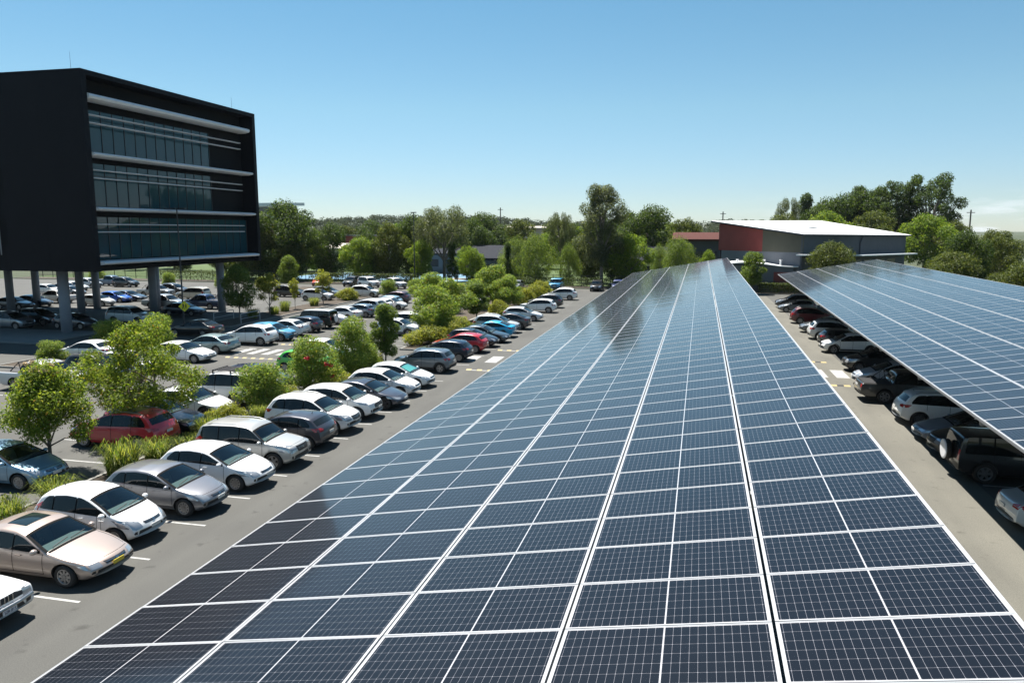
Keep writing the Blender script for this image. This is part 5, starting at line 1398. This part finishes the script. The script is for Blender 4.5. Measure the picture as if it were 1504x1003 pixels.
# tall trees behind the car park
T = [('gum', -14.5, 126, 16.9, 1.0, 'tallest gum tree with pale trunk, standing in the centre of the skyline', 'gum_tree'),
 ('dense', -74.0, 128, 15.2, .95, 'big grey green tree right of the office building', 'dense_tree'),
 ('dense_b', -79.0, 127, 12.4, .85, 'bushy tree directly beside the dark corner of the office building', 'bushy_tree'),
 ('dense_b', -72.5, 126, 9.5, .8, 'lower bushy tree in front of the big grey green tree', 'bushy_tree'),
 ('dense', -66.5, 131, 11.0, .8, 'dark tree between the big grey green tree and the court', 'dense_tree'),
 ('light', -58.2, 126.5, 8.2, .95, 'bright green tree in front of the far dark red block', 'light_tree'),
 ('dense_b', -54.0, 129, 11.0, .8, 'dense tree left of the court light pole', 'bushy_tree'),
 ('dense', -51.5, 134, 12.6, .75, 'dark dense tree behind the court light pole', 'dense_tree'),
 ('umbrella', -43.8, 131, 13.8, 1.0, 'spreading flat topped tree with a bare dark trunk behind the court', 'spreading_tree'),
 ('light', -46.5, 126, 7.8, .7, 'light green tree in front of the spreading tree', 'light_tree'),
 ('conifer', -40.3, 124.8, 7.4, .9, 'dark conical tree right of the spreading tree trunk', 'conifer'),
 ('dense_b', -39.0, 175, 12.0, .95, 'tree behind the school, right of the spreading tree', 'bushy_tree'),
 ('light', -36.0, 122.9, 6.4, .75, 'bright green tree standing on the lawn', 'light_tree'),
 ('light', -33.5, 180, 9.0, 1.1, 'light green tree behind the charcoal roofed school', 'light_tree'),
 ('conifer', -30.4, 125, 7.3, .7, 'narrow dark conical tree left of the weeping tree', 'conifer'),
 ('weeping', -25.5, 125, 9.2, .92, 'weeping olive green tree left of the tallest gum', 'weeping_tree'),
 ('weeping', -20.0, 126, 7.6, .7, 'smaller weeping tree between the weeping tree and the tallest gum', 'weeping_tree'),
 ('umbrella', -24.3, 143, 12.8, .55, 'slim dark tree rising above the weeping tree', 'slim_tree'),
 ('dense', -9.0, 165, 15.0, 1.0, 'dense dark tree right of the tallest gum', 'dense_tree'),
 ('dense', -14.5, 170, 14.2, .85, 'dense dark tree directly behind the tallest gum', 'dense_tree'),
 ('dense_b', -2.0, 175, 12.2, .9, 'rounded tree at the right end of the dark clump', 'bushy_tree'),
 ('light', -9.6, 126, 8.9, .9, 'bright olive tree at the right foot of the tallest gum', 'light_tree'),
 ('weeping', -5.5, 138, 7.2, .7, 'pale silvery tree between the two bright trees', 'weeping_tree'),
 ('weeping', -1.8, 124, 8.9, .98, 'bright broad tree above the far edge of the left canopy', 'broad_tree'),
 ('light', 2.6, 121.5, 6.4, .55, 'small olive tree at the right of the broad bright tree', 'light_tree'),
 ('street', 8.8, 115.3, 6.3, 1.05, 'small green tree between the two canopies', 'street_tree'),
 ('round', 19.3, 113.4, 7.9, .92, 'rounded tree in front of the hall, behind the right canopy', 'round_tree'),
 ('round', 31.5, 103, 6.9, 1.1, 'rounded olive tree right of the white hall roof', 'round_tree'),
 ('dense', 37.5, 118, 9.6, .75, 'taller dark bushy tree behind the rounded olive tree', 'bushy_tree'),
 ('dense_b', 43.5, 122, 8.6, .75, 'mid green tree right of the dark bushy tree', 'light_tree'),
 ('round', 33.8, 88, 6.2, 1.0, 'rounded dark bush at the right edge above the canopy', 'round_tree'),
 ('round', 40.0, 92, 5.2, 1.1, 'olive bush at the right edge of the photo', 'round_tree'),
 ('dense_b', 44.0, 108, 5.9, .8, 'mid green tree at the right edge behind the olive bush', 'light_tree'),
 ('hill_gum', 55.0, 200, 22.8, .95, 'tallest open crowned gum on the right hill', 'gum_tree'),
 ('hill_gum', 48.5, 203, 21.2, .9, 'second gum from the right on the hill, leaning on the tallest', 'gum_tree'),
 ('dense', 42.5, 206, 19.6, .95, 'dark dense tree in the middle of the hill clump', 'dense_tree'),
 ('dense', 36.5, 205, 18.8, .85, 'dark dense tree, left of the middle of the hill clump', 'dense_tree'),
 ('conifer', 41.0, 209, 20.6, .9, 'dark pointed tree top rising from the hill clump', 'conifer'),
 ('conifer', 29.0, 212, 19.0, .8, 'thin dark pointed tree at the left end of the hill clump', 'conifer'),
 ('umbrella', 25.5, 215, 18.0, .55, 'open branched tree at the far left of the hill clump', 'spreading_tree'),
 ('dense', 33.0, 208, 18.0, .9, 'dark rounded tree in the hill clump next to the pointed one', 'dense_tree'),
 ('hill_gum', 45.5, 214, 20.5, .9, 'dark gum filling the back of the hill clump', 'gum_tree'),
 ('dense_b', 15.0, 198, 11.8, 1.2, 'low green tree mass rising behind the left part of the hall roof', 'bushy_tree'),
 ('dense_b', 62.0, 178, 9.6, 1.2, 'low dark tree right of the hill trees, behind the dark bushy tree', 'bushy_tree'),
 ('dense', -58.0, 205, 14.6, 1.1, 'dense tree behind the far dark red block, left', 'dense_tree'),
 ('dense_b', -71.0, 208, 13.6, 1.2, 'broad bright crown rising behind the far dark red block', 'bushy_tree'),
 ('dense', -48.0, 165, 12.2, .9, 'dark tree behind the spreading tree', 'dense_tree'),
 ('weeping', -30.5, 131, 8.6, .95, 'drooping tree between the narrow conical tree and the weeping tree', 'weeping_tree'),
 ('dense_b', -17.8, 133, 9.2, .9, 'green tree filling the gap left of the tallest gum', 'bushy_tree'),
 ('dense', -12.0, 131, 9.6, .75, 'dark tree at the foot of the tallest gum', 'dense_tree'),
 ('dense_b', -84.0, 131, 11.0, .9, 'bushy tree half hidden by the dark corner of the office building', 'bushy_tree'),
 ('dense', -63.0, 140, 9.6, .8, 'dark tree behind the bright green tree at the court', 'dense_tree'),
 ('dense', -131.0, 232, 15.5, 1.1, 'dark tree in front of the far white roofed building', 'dense_tree'),
 ('dense_b', -144.0, 228, 13.5, 1.2, 'green tree below the far white roofed building', 'bushy_tree'),
 ('light', -42.0, 139, 6.6, .8, 'small bright tree in front of the charcoal roofed school building', 'light_tree'),
 ('light', 31.0, 190, 14.0, .95, 'lighter green tree in front of the hill clump, left', 'light_tree'),
 ('dense_b', 22.0, 195, 13.6, 1.0, 'mid green tree rising over the hall roof', 'bushy_tree'),
 ('dense_b', 40.0, 188, 14.0, 1.0, 'mid green tree in front of the hill clump, middle', 'bushy_tree'),
 ('light', 49.5, 180, 13.0, 1.0, 'broad leafy tree under the tallest hill gum', 'light_tree'),
 ('dense_b', 57.0, 185, 11.5, 1.0, 'dark leafy tree below the right side of the tallest hill gum', 'bushy_tree')]
for i, (k, x, y, h, w, lab, nm) in enumerate(T):
    tree(k, x, y, lab, h, w, i*1.7, nm)

rb = random.Random(4)
for i in range(16):
    x = -98 + i*6.6 + rb.uniform(-2, 2); y = rb.uniform(205, 222)
    if -50 < x < -40: y += 60
    tree(('dense_b', 'dense', 'light')[i % 3], x, y, 'mid green tree in the belt behind the school buildings', rb.uniform(9.5, 13), rb.uniform(.9, 1.2), i*2.1, 'belt_tree', 'tree', 'trees in the belt behind the school buildings')
for i in range(12):
    x = -128 + i*4.9 + rb.uniform(-1.5, 1.5)
    tree(('light', 'dense_b')[i % 2], x, rb.uniform(150, 165), 'green tree across the lawn seen between the pillars', rb.uniform(6.5, 9.5), 1.1, i*2.1, 'lawn_tree', 'tree', 'trees across the lawn behind the office building')

# ------------------------------------------------------------------ hills and far woods
def hill_h(x, y):
    a = np.exp(-((x+430)/330)**2)*15 + np.exp(-((x+170)/230)**2)*5 + np.exp(-((x-60)/60)**2)*6 + 2.5*np.sin(x*.013+1)*np.sin(x*.031) + 1
    return np.maximum(0, a*np.clip((y-480)/380, 0, 1)*np.clip((1500-y)/300, 0, 1))
xs = np.linspace(-1100, 900, 81); ysx = np.linspace(470, 1500, 30)
v = [(x, y, float(hill_h(x, y))-.04) for y in ysx for x in xs]
f = [(j*81+i, j*81+i+1, (j+1)*81+i+1, (j+1)*81+i) for j in range(29) for i in range(80)]
tag(link('hills', new_mesh('hills', v, f, M['land'], smooth=True)), kind='structure')
rng = np.random.default_rng(9)
cx = []; 
for i in range(3600):
    y = 230 + 720*rng.random()**1.1; x = rng.uniform(-.68*y, .42*y)+ -.12*y
    if -20 < x < 70 and y < 260: continue
    if -165 < x < -40 and y < 285: continue
    s = rng.uniform(2.6, 4.6)*(1+y/2200); hgt = float(hill_h(x, y)) + s*rng.uniform(.6, .9)
    cx.append((x, y, hgt, s, s, s*.8))
C = np.array(cx)
n = 120000; idx = rng.integers(0, len(C), n)
d = rng.normal(0, 1, (n, 3)); d[:, 2] = np.abs(d[:, 2])*1.0-.25; d /= np.linalg.norm(d, axis=1, keepdims=True)
P = C[idx, :3] + d*C[idx, 3:]*rng.uniform(.75, 1.05, (n, 1))
V = leaves(rng, P, d+np.array([0, 0, .9]), 1.15, .8, 0, .35)
sc = (C[idx, 1]/380)[:, None, None].clip(.7, 1.9); ctr = V.mean(1, keepdims=True); V = ctr + (V-ctr)*sc
tag(link('far_woods', quads_mesh('far_woods', V, M['leaf_far'])), 'far wood reaching to the hills on the horizon', 'wood', kind='stuff')

# thin summer haze: one closed box of even, very thin air round the camera and everything on the ground
hz = MB(); hz.box(-1700, 1700, -290, 2400, -1.0, 60.0)
hm = bpy.data.materials.new('haze_air'); hm.use_nodes = True
hn = hm.node_tree; hn.nodes.remove(hn.nodes['Principled BSDF'])
pv = hn.nodes.new('ShaderNodeVolumePrincipled')
pv.inputs['Color'].default_value = (0.80, 0.88, 0.95, 1)
pv.inputs['Density'].default_value = 0.00004
hn.links.new(pv.outputs[0], hn.nodes['Material Output'].inputs['Volume'])
tag(hz.build('haze', hm), kind='stuff')

# ------------------------------------------------------------------ the parked cars
WH = (.78, .78, .77); SIL = (.46, .46, .45)
G1 = 'cars in the first row along the left lane'; G2 = 'cars in the second row behind the planting strip'
G3 = 'cars in the third row along the middle lane'; G4 = 'cars parked near and under the office building'
GF = 'cars along the far end of the car park'; GR = 'cars in the shade of the right canopy'
X1 = -14.75
# first row
car('old_sedan', X1-.6, 13.35, True, WH, 'white boxy old sedan with black grille, cut off at the bottom left corner', G1, key='bmw', plate=(.6, .6, .62))
bg_ = car('sedan', X1, 16.2, True, (.42, .335, .285), 'beige old sedan with a sunroof and yellow number plate', G1, metal=.45, plate=(.55, .42, .03))
car('mini_mpv', X1-.75, 18.6, True, WH, 'small white rounded hatchback between the beige sedan and the grey hatchback', G1)
car('hatch', X1-.25, 21.15, True, (.20, .20, .215), 'mid grey metallic hatchback with multi spoke wheels in the first row', G1, metal=.5, scale=(.97, .97, 1.0))
car('hatch', X1, 23.7, True, (.70, .71, .72), 'white hatchback with wide black lower grille, first after the grey one', G1)
car('wagon4x4', X1, 26.25, True, (.47, .465, .44), 'silver boxy four wheel drive with roof rails in the first row', G1, metal=.45, scale=(.97, .99, .98))
car('hatch', X1-.1, 28.9, False, (.045, .045, .055), 'dark charcoal hatchback parked tail out beside the silver four wheel drive', G1, metal=.35, scale=(1.03, 1, 1.02))
car('suv', X1-.1, 31.5, True, WH, 'white rounded SUV with chrome barred grille in the first row', G1)
car('compact_suv', X1-.1, 34.1, True, WH, 'white compact SUV with large dark grille and stacked lamps', G1)
car('fastback', X1+.3, 36.6, True, (.062, .066, .085), 'dark slate fastback sedan with no grille and black wheels', G1, metal=.45)
car('hatch', X1, 39.4, True, WH, 'white hatchback with dark headlamps next to the slate fastback', G1)
car('hatch', X1, 41.9, True, (.66, .70, .71), 'older pale white hatchback with a turquoise sunshade in its windscreen', G1, glass=(.22, .62, .60), scale=(.98, .97, .97))
car('crossover', X1-.25, 46.8, False, (.12, .145, .17), 'blue grey crossover parked tail out before the crossing', G1, metal=.45)
car('hatch', X1-.3, 51.2, False, (.012, .018, .035), 'dark navy wagon parked tail out beside the white crossing bars', G1, metal=.3, scale=(1.04, 1, 1.03))
car('hatch', X1-.2, 55.0, False, (.42, .014, .022), 'bright red hatchback parked tail out just past the crossing', G1, metal=.1, scale=(1.04, 1, 1.02))
car('hatch', X1-.1, 57.9, True, (.012, .013, .017), 'black hatchback parked nose out behind the red hatchback', G1, metal=.2)
car('sedan', X1+.25, 60.4, True, (.035, .05, .06), 'dark teal grey sedan between the black hatchback and the bright blue car', G1, metal=.4, scale=(.95, 1, 1))
car('fastback', X1, 63.6, False, (.008, .33, .58), 'bright sky blue fastback parked tail out in the first row', G1, metal=.15)
car('suv', X1-.2, 66.4, True, (.50, .52, .54), 'silver white SUV parked nose out beyond the bright blue car', G1, metal=.2)
car('fastback', X1+.2, 69.2, False, (.06, .055, .06), 'charcoal coupe like car parked tail out beyond the silver white SUV', G1, metal=.4, scale=(.96, 1, 1.08))
car('hatch', X1+.1, 75.8, True, (.62, .65, .68), 'white hatchback parked nose out, in front of the far white SUVs', G1)
car('compact_suv', X1+.1, 84.0, False, WH, 'white SUV with floating roof parked tail out near the lane end', G1, scale=(1.02, 1, .98))
car('suv', X1-.1, 89.5, False, (.03, .03, .034), 'black SUV parked tail out between the two far white SUVs', G1, metal=.3)
car('suv', X1+.1, 100.0, False, WH, 'last white SUV of the first row, parked tail out at the lane end', G1, scale=(1.03, 1, .99))

# sunroof on the beige sedan, emblem and letters on the nearest plate
Bd = Body([(0,.48),(.04,.58),(.14,.66),(.5,.76),(1.42,.93),(2.22,1.33),(2.48,1.405),(2.95,1.435),(3.45,1.40),(3.72,1.32),(4.28,1.0),(4.72,.965),(4.84,.88),(4.89,.55)], 1.84, (.87, .95))
rows = [[Bd.roof(d, f_, .009) for f_ in np.linspace(-.62, .62, 9)] for d in np.linspace(2.5, 3.12, 5)]
sr = link('sunroof', grid_mesh('sunroof', rows, M['glass']), bg_); sr.color = (.012, .02, .022, 1)

def stroke_text(txt, h, parent, x, y0, z0, m):
    """letters as thin strokes on the plate, seen from +x; y runs to the reader's right as -y"""
    G = {'1': ['CB', 'ct'], 'B': ['AD', 'DF', 'FA'], }
    seg = {'Z': [(0,1,1,1),(1,1,0,0),(0,0,1,0)], '1': [(.5,0,.5,1),(.5,1,.25,.8)], 'B': [(0,0,0,1),(0,1,.8,1),(.8,1,.8,.55),(0,.5,1,.5),(1,.5,1,0),(1,0,0,0)],
           'R': [(0,0,0,1),(0,1,1,1),(1,1,1,.5),(1,.5,0,.5),(.4,.5,1,0)], 'G': [(1,1,0,1),(0,1,0,0),(0,0,1,0),(1,0,1,.5),(1,.5,.5,.5)]}
    mb = MB(); y = y0
    for ch in txt:
        if ch == ' ': y -= h*.4; continue
        for a in seg[ch]:
            mb.bar((x, y-a[0]*h*.55, z0+a[1]*h), (x, y-a[2]*h*.55, z0+a[3]*h), .012, .003, up=(1, 0, 0))
        y -= h*.82
    return mb.build('plate_lettering', m, parent)
for c in CARS['bmw'].children:
    if c.name.startswith('number_plate') and sum(v.co.x for v in c.data.vertices) > 0:
        cx_ = max(v.co.x for v in c.data.vertices); zc_ = sum(v.co.z for v in c.data.vertices)/len(c.data.vertices)
        yl = .16
        stroke_text('Z1B RGZ', .062, c, cx_+.002, yl, zc_-.03, M['ink'])
        c.location = (.075, 0, -.10)
        break
# its chrome bumper and twin headlamps
bo = CARS['bmw']
m_ = MB(); pts = [(2.02, -.80, .56), (2.17, -.70, .56), (2.24, -.3, .56), (2.24, .3, .56), (2.17, .70, .56), (2.02, .80, .56)]
m_.tube(pts, .045, 8); m_.build('bumper', M['chrome'], bo)
m_ = MB()
for y_ in (-.17, -.05, .05, .17): m_.box(2.165, 2.19, y_-.012, y_+.012, .64, .79)
m_.build('grille_frame', M['chrome'], bo)

# second row
X2 = -22.2
car('hatch', X2-.2, 22.0, True, (.16, .28, .38), 'light metallic blue hatchback half hidden by the nearest tree', G2, metal=.4)
car('suv', X2+.6, 27.2, False, (.48, .014, .022), 'red SUV with dark panoramic roof behind the multi stemmed tree', G2, scale=(1.04, 1, .97), key='red')
car('sedan', X2+.5, 29.6, True, (.012, .013, .018), 'black car between the red SUV and the white sedan', G2, metal=.2)
car('fastback', X2-.1, 32.6, True, (.70, .70, .70), 'white sedan nosing towards the silver four wheel drive', G2)
pf = car('wagon4x4', X2+.1, 35.3, False, WH, 'large white wagon with a black roof rack behind the rounded shrub', G2, scale=(1.06, 1.02, 1.05), key='path')
car('hatch', X2-.4, 39.0, True, (.016, .024, .06), 'dark navy hatchback mostly hidden behind the flowering shrub', G2, metal=.3)
car('hatch', X2-.2, 44.9, True, (.08, .48, .05), 'bright lime green hatchback behind the shrubs', G2)
car('hatch', X2-1.4, 49.8, True, WH, 'white hatchback behind the tallest shrub of the strip', G2)
car('crossover', X2-1.0, 62.6, True, (.68, .69, .69), 'white crossover facing right behind the upright dark shrub', G2)
car('suv', X2-1.0, 67.0, True, WH, 'white SUV facing right beyond the upright dark shrub', G2, scale=(1.02, 1, .95))
car('hatch', X2-.6, 70.5, False, (.36, .014, .02), 'red hatchback behind the loose leafy tree', G2)
car('hatch', X2-2.8, 90.5, True, WH, 'white hatchback glimpsed through the planted island trees', G2)
car('sedan', X2-7.2, 17.3, False, (.09, .11, .14), 'blue grey car at the far left edge below the silver pickup', G2, metal=.3)

# third row
X3 = -33.1
car('ute', X3-1.1, 36.0, True, (.52, .53, .53), 'silver white pickup with a sports bar behind the nearest tree', G3, metal=.3)
car('suv', X3-.6, 39.2, True, (.014, .015, .017), 'black wagon with roof bars behind the silver white pickup', G3, metal=.2)
car('sedan', X3-.6, 41.9, True, WH, 'white sedan half hidden behind the multi stemmed tree', G3)
car('sedan', X3+.2, 46.4, True, WH, 'white sedan nosing out right of the multi stemmed tree', G3)
car('sedan', X3-.5, 50.3, False, (.25, .335, .34), 'pale sage blue sedan with a boot spoiler, tail out', G3, metal=.35, key='sage')
car('compact_suv', X3+.2, 54.7, False, WH, 'white compact SUV tail out in front of the zebra crossing', G3, scale=(1.02, 1.0, 1.02))
car('crossover', X3+.6, 57.2, True, (.07, .29, .46), 'bright blue crossover with black bumper, nose out', G3, metal=.2)
car('sedan', X3+.2, 60.1, False, (.72, .73, .73), 'white sedan with a tall boot spoiler, tail out', G3, scale=(.94, 1, 1.02), key='lancer')
car('hatch', X3+.3, 62.6, False, (.014, .017, .03), 'dark navy hatchback tail out beside the white roofed four wheel drive', G3, metal=.3)
d4 = car('boxy4x4', X3+.2, 65.4, False, (.02, .032, .026), 'dark green boxy four wheel drive with a white roof', G3, metal=.1, key='defender')
car('hatch', X3-.1, 68.6, True, (.64, .66, .66), 'pearl white hatchback nose out right of the white roofed four wheel drive', G3)
car('sedan', X3-.2, 72.2, False, (.70, .70, .70), 'white sedan tail out beyond the pearl white hatchback', G3)
car('hatch', X3+.2, 74.9, False, (.13, .17, .21), 'steel blue hatchback tail out, third row', G3, metal=.4)
car('suv', X3-.2, 78.2, False, (.60, .62, .64), 'silver white SUV tail out beyond the steel blue hatchback', G3, metal=.2)
car('hatch', X3-.5, 81.2, False, WH, 'white hatchback tail out behind the silver white SUV', G3)
car('hatch', X3-.9, 85.4, False, (.30, .44, .54), 'light blue hatchback tail out near the end of the third row', G3, metal=.3)
car('hatch', X3+.6, 83.2, True, WH, 'white hatchback nose out in front of the light blue one', G3, scale=(.9, .97, .97))
car('crossover', X3-1.8, 90.5, False, (.10, .06, .07), 'maroon grey crossover, last of the third row', G3, metal=.3)
# backing on to the third row
car('sedan', -40.1, 45.4, False, WH, 'white sedan seen side on in front of the pillar, facing left', G4, end=1)
car('sedan', -40.4, 58.2, False, (.02, .018, .018), 'black sedan in the building shadow under the yellow sign', G4, metal=.3, key='blk')
# near the office building
car('wagon4x4', -52.4, 64.4, True, WH, 'white four wheel drive in the shade left of the yellow sign', G4, scale=(1.06, 1, 1.0))
car('sedan', -51.9, 72.0, True, (.012, .018, .035), 'dark navy sedan at the shadow edge behind the yellow sign', G4, metal=.3)
car('ute', -58.5, 77.6, True, (.33, .34, .35), 'silver grey pickup behind the double pillar', G4, metal=.3)
car('ute', -53.9, 78.6, False, (.014, .03, .085), 'deep blue pickup left of the leafy street tree', G4, metal=.3)
car('suv', -53.6, 83.4, True, WH, 'white SUV hidden by the leafy street tree', G4)
car('wagon4x4', -63.0, 88.6, False, (.56, .53, .44), 'cream four wheel drive behind the deep blue pickup', G4)
car('suv', -70.9, 95.0, True, (.05, .05, .055), 'charcoal SUV nose out right of the double pillar', G4, metal=.3)
car('ute', -70.5, 91.2, True, (.36, .36, .35), 'silver pickup nose out behind the double pillar', G4, metal=.35)
car('hatch', -70.6, 83.0, True, (.012, .095, .48), 'vivid blue hatchback nose out between the pillars', G4, metal=.2)
car('hatch', -69.3, 78.6, True, (.66, .65, .62), 'white sporty hatchback beside the vivid blue one', G4, key='bmw2')
car('sedan', -69.9, 84.9, True, (.05, .065, .09), 'dark blue grey sedan right of the vivid blue hatchback', G4, metal=.35)
car('suv', -88.5, 106.0, True, (.016, .016, .018), 'black SUV in the farthest row behind the pillars', G4, metal=.2)
car('ute', -76.9, 80.4, False, (.62, .61, .57), 'white pickup tail out behind the nearest pillar', G4)
car('sedan', -76.3, 76.2, True, (.05, .06, .08), 'dark slate sedan at the left between two pillars', G4, metal=.35)
car('sedan', -76.2, 73.4, True, (.10, .10, .105), 'dark silver sedan at the far left edge in the shade', G4, metal=.35)
car('suv', -60.8, 58.3, True, (.20, .21, .23), 'grey SUV in deep shade under the building at the left', G4, metal=.3)
car('suv', -60.6, 61.2, True, (.02, .02, .022), 'black SUV in deep shade behind the nearest pillar', G4, metal=.2)
car('hatch', -55.0, 59.8, True, (.06, .065, .08), 'dark hatchback in deep shade right of the nearest pillar', G4, metal=.3)
for i, (x, y, c, k, lab) in enumerate([(-90.0, 92.0, WH, 'hatch', 'white hatchback at the far left behind the pillars'), (-89.5, 95.0, (.55, .57, .6), 'sedan', 'silver white sedan right of the far left white hatchback'), (-84.0, 89.8, (.2, .22, .25), 'hatch', 'silver blue hatchback below the white cars at the far left'), (-93.0, 103.0, (.5, .52, .55), 'suv', 'silver SUV in the farthest row at the left'), (-91.0, 98.0, WH, 'sedan', 'bright white sedan beside the second pillar'), (-92.5, 108.0, (.10, .15, .22), 'ute', 'slate blue pickup in the farthest row between pillars')]):
    car(k, x, y, True, c, lab, G4)
# fourth row and the far fence
car('compact_suv', -46.0, 91.2, True, WH, 'white compact SUV nose out by the yellowish street tree', G4, scale=(1.03, 1, 1))
car('suv', -46.6, 95.0, True, (.10, .12, .14), 'grey SUV half hidden behind the white compact SUV', G4, metal=.3)
car('suv', -42.2, 98.0, True, WH, 'white SUV partly behind a yellow green bush in the far row', G4)
car('suv', -52.6, 95.6, True, (.013, .013, .016), 'black SUV crossing view left of the lane, nose right', G4, metal=.2)
def far_car(kind, x, y, col, lab, rz=0, out=True, metal=0.0, scale=(1, 1, 1)):
    o = car(kind, x, y, out, col, lab, GF, metal=metal, scale=scale); o.location = (x, y, 0)
    o.rotation_euler = (0, 0, R(-90+rz)); return o
far_car('hatch', -61.0, 116.5, (.55, .06, .02), 'orange red car facing out in front of the hedge')
far_car('wagon4x4', -51.5, 115.0, WH, 'white four wheel drive at the fence in front of the blue court', rz=60)
far_car('ute', -46.5, 113.5, (.66, .66, .65), 'white pickup at the fence right of the white four wheel drive', rz=62)
far_car('suv', -55.4, 116.8, (.02, .02, .024), 'dark SUV at the fence left of the white four wheel drive', metal=.2)
far_car('hatch', -37.0, 112.0, WH, 'white car glimpsed behind the planted island trees', rz=50)
far_car('sedan', -27.0, 116.8, (.30, .31, .33), 'silver car glinting in the sun at the far fence', metal=.5)
far_car('boxy4x4', -20.5, 117.0, (.02, .22, .42), 'bright blue boxy four wheel drive at the far hedge', metal=.2)
far_car('suv', -14.0, 116.0, (.012, .012, .014), 'black SUV facing out at the end of the lane', metal=.3, scale=(1, 1.02, 1.02))
far_car('wagon4x4', -10.8, 116.8, (.012, .03, .13), 'dark blue four wheel drive with white roof edge beside the black SUV', metal=.2)

# the row in the shade of the right canopy (near bumper at X = 9.9)
def rc(kind, x, y, out, col, lab, metal=0.0, **k): return car(kind, x, y, out, col, lab, GR, end=-1, metal=metal, **k)
rc('sedan', 9.9, 25.9, False, (.60, .62, .62), 'silver white sedan tail out, cut by the right edge under the canopy', metal=.2)
rc('boxy4x4', 9.9, 30.9, False, (.012, .012, .013), 'black boxy four wheel drive with white spare wheel cover', metal=.1)
rc('suv', 9.9, 33.6, True, (.03, .028, .026), 'dark brown black SUV nose out beside the black boxy one', metal=.2)
rc('sedan', 9.95, 36.0, True, (.34, .37, .42), 'silver blue sedan nose out beside the white wagon', metal=.4)
rc('suv', 9.95, 39.4, False, WH, 'white wagon tail out in the right row, nearer neighbour of the dark pickup', scale=(1.04, 1, .97))
rc('ute', 9.2, 44.2, False, (.035, .036, .036), 'dark grey pickup tail out with black tray cover', metal=.25)
rc('hatch', 9.8, 48.6, True, (.46, .50, .56), 'silver blue hatchback nose out, farther neighbour of the dark pickup', metal=.3, scale=(1.05, 1, 1.05))
rc('suv', 10.1, 53.4, True, (.014, .015, .017), 'black SUV nose out beside the white crossing bar', metal=.2)
rc('crossover', 9.9, 61.2, True, WH, 'white crossover nose out catching sun on its bonnet')
rc('hatch', 10.2, 64.4, False, (.03, .03, .03), 'black hatchback squeezed behind the white crossover', metal=.2)
rc('suv', 10.0, 68.6, False, (.60, .61, .61), 'silver white SUV tail out in the right row', metal=.2)
rc('hatch', 9.9, 73.0, True, (.10, .11, .12), 'dark grey hatchback nose out with bright headlamp', metal=.3)
rc('suv', 9.9, 80.0, False, (.10, .008, .01), 'dark red SUV tail out in the right row')
rc('hatch', 9.9, 91.0, True, (.16, .17, .18), 'grey hatchback nose out near the end of the right lane', metal=.3)
rc('suv', 10.1, 96.0, True, (.05, .05, .055), 'charcoal SUV at the very end of the right row', metal=.2)

# roofs of another colour, rack, spoilers
def recolour_roof(o, B, d0, d1, col, f=1.05):
    rows = [[B.roof(d, q, .006) for q in np.linspace(-f, f, 11)] for d in np.linspace(d0, d1, 10)]
    r_ = link('roof_panel', grid_mesh('roof_panel', rows, M['paint']), o); r_.color = (*col, 1)
Bsuv = Body([(0,.58),(.03,.72),(.12,.86),(.4,.96),(1.1,1.08),(1.88,1.51),(2.18,1.61),(2.8,1.665),(3.6,1.62),(3.98,1.54),(4.32,1.15),(4.42,1.0),(4.48,.8),(4.5,.55)], 1.82, (1.0, 1.09), bot=.24)
recolour_roof(CARS['red'], Bsuv, 1.98, 3.3, (.02, .02, .022), .95)
Bbox = Body([(0,.68),(.02,.92),(.07,1.05),(1.2,1.14),(1.5,1.62),(1.62,1.76),(2.5,1.80),(4.0,1.79),(4.36,1.75),(4.44,1.2),(4.48,1.05),(4.5,.65)], 1.82, (1.08, 1.10), bot=.32, rr=.06, tumble=.10, bowF=.06, bowR=.03, taperF=.05, taperR=.03, crown=.03, sigma=.035)
recolour_roof(CARS['defender'], Bbox, 1.66, 4.3, (.70, .71, .70), 1.1)
m_ = MB(); za = 1.735+.05
for yy in np.linspace(-.6, .6, 8): m_.box(-1.9, .1, yy-.03, yy+.03, za, za+.025)
for xx in (-1.9, -.9, .1): m_.box(xx-.03, xx+.03, -.66, .66, za+.025, za+.06); m_.box(xx-.03, xx+.03, -.66, -.62, za-.14, za+.02); m_.box(xx-.03, xx+.03, .62, .66, za-.14, za+.02)
m_.build('roof_rack', M['black'], CARS['path'])
for k_ in ('sage', 'lancer'):
    o = CARS[k_]
    m_ = MB(); m_.box(-2.38, -2.16, -.72, .72, 1.10, 1.13); m_.box(-2.30, -2.2, -.66, -.62, .93, 1.10); m_.box(-2.30, -2.2, .62, .66, .93, 1.10)
    s_ = m_.build('boot_spoiler', M['paint'], o); s_.color = [c for c in o.children if c.name.startswith('body')][0].color

# prototypes are not part of the scene
for p in PR.values():
    for c in list(walk(p)): bpy.data.objects.remove(c)
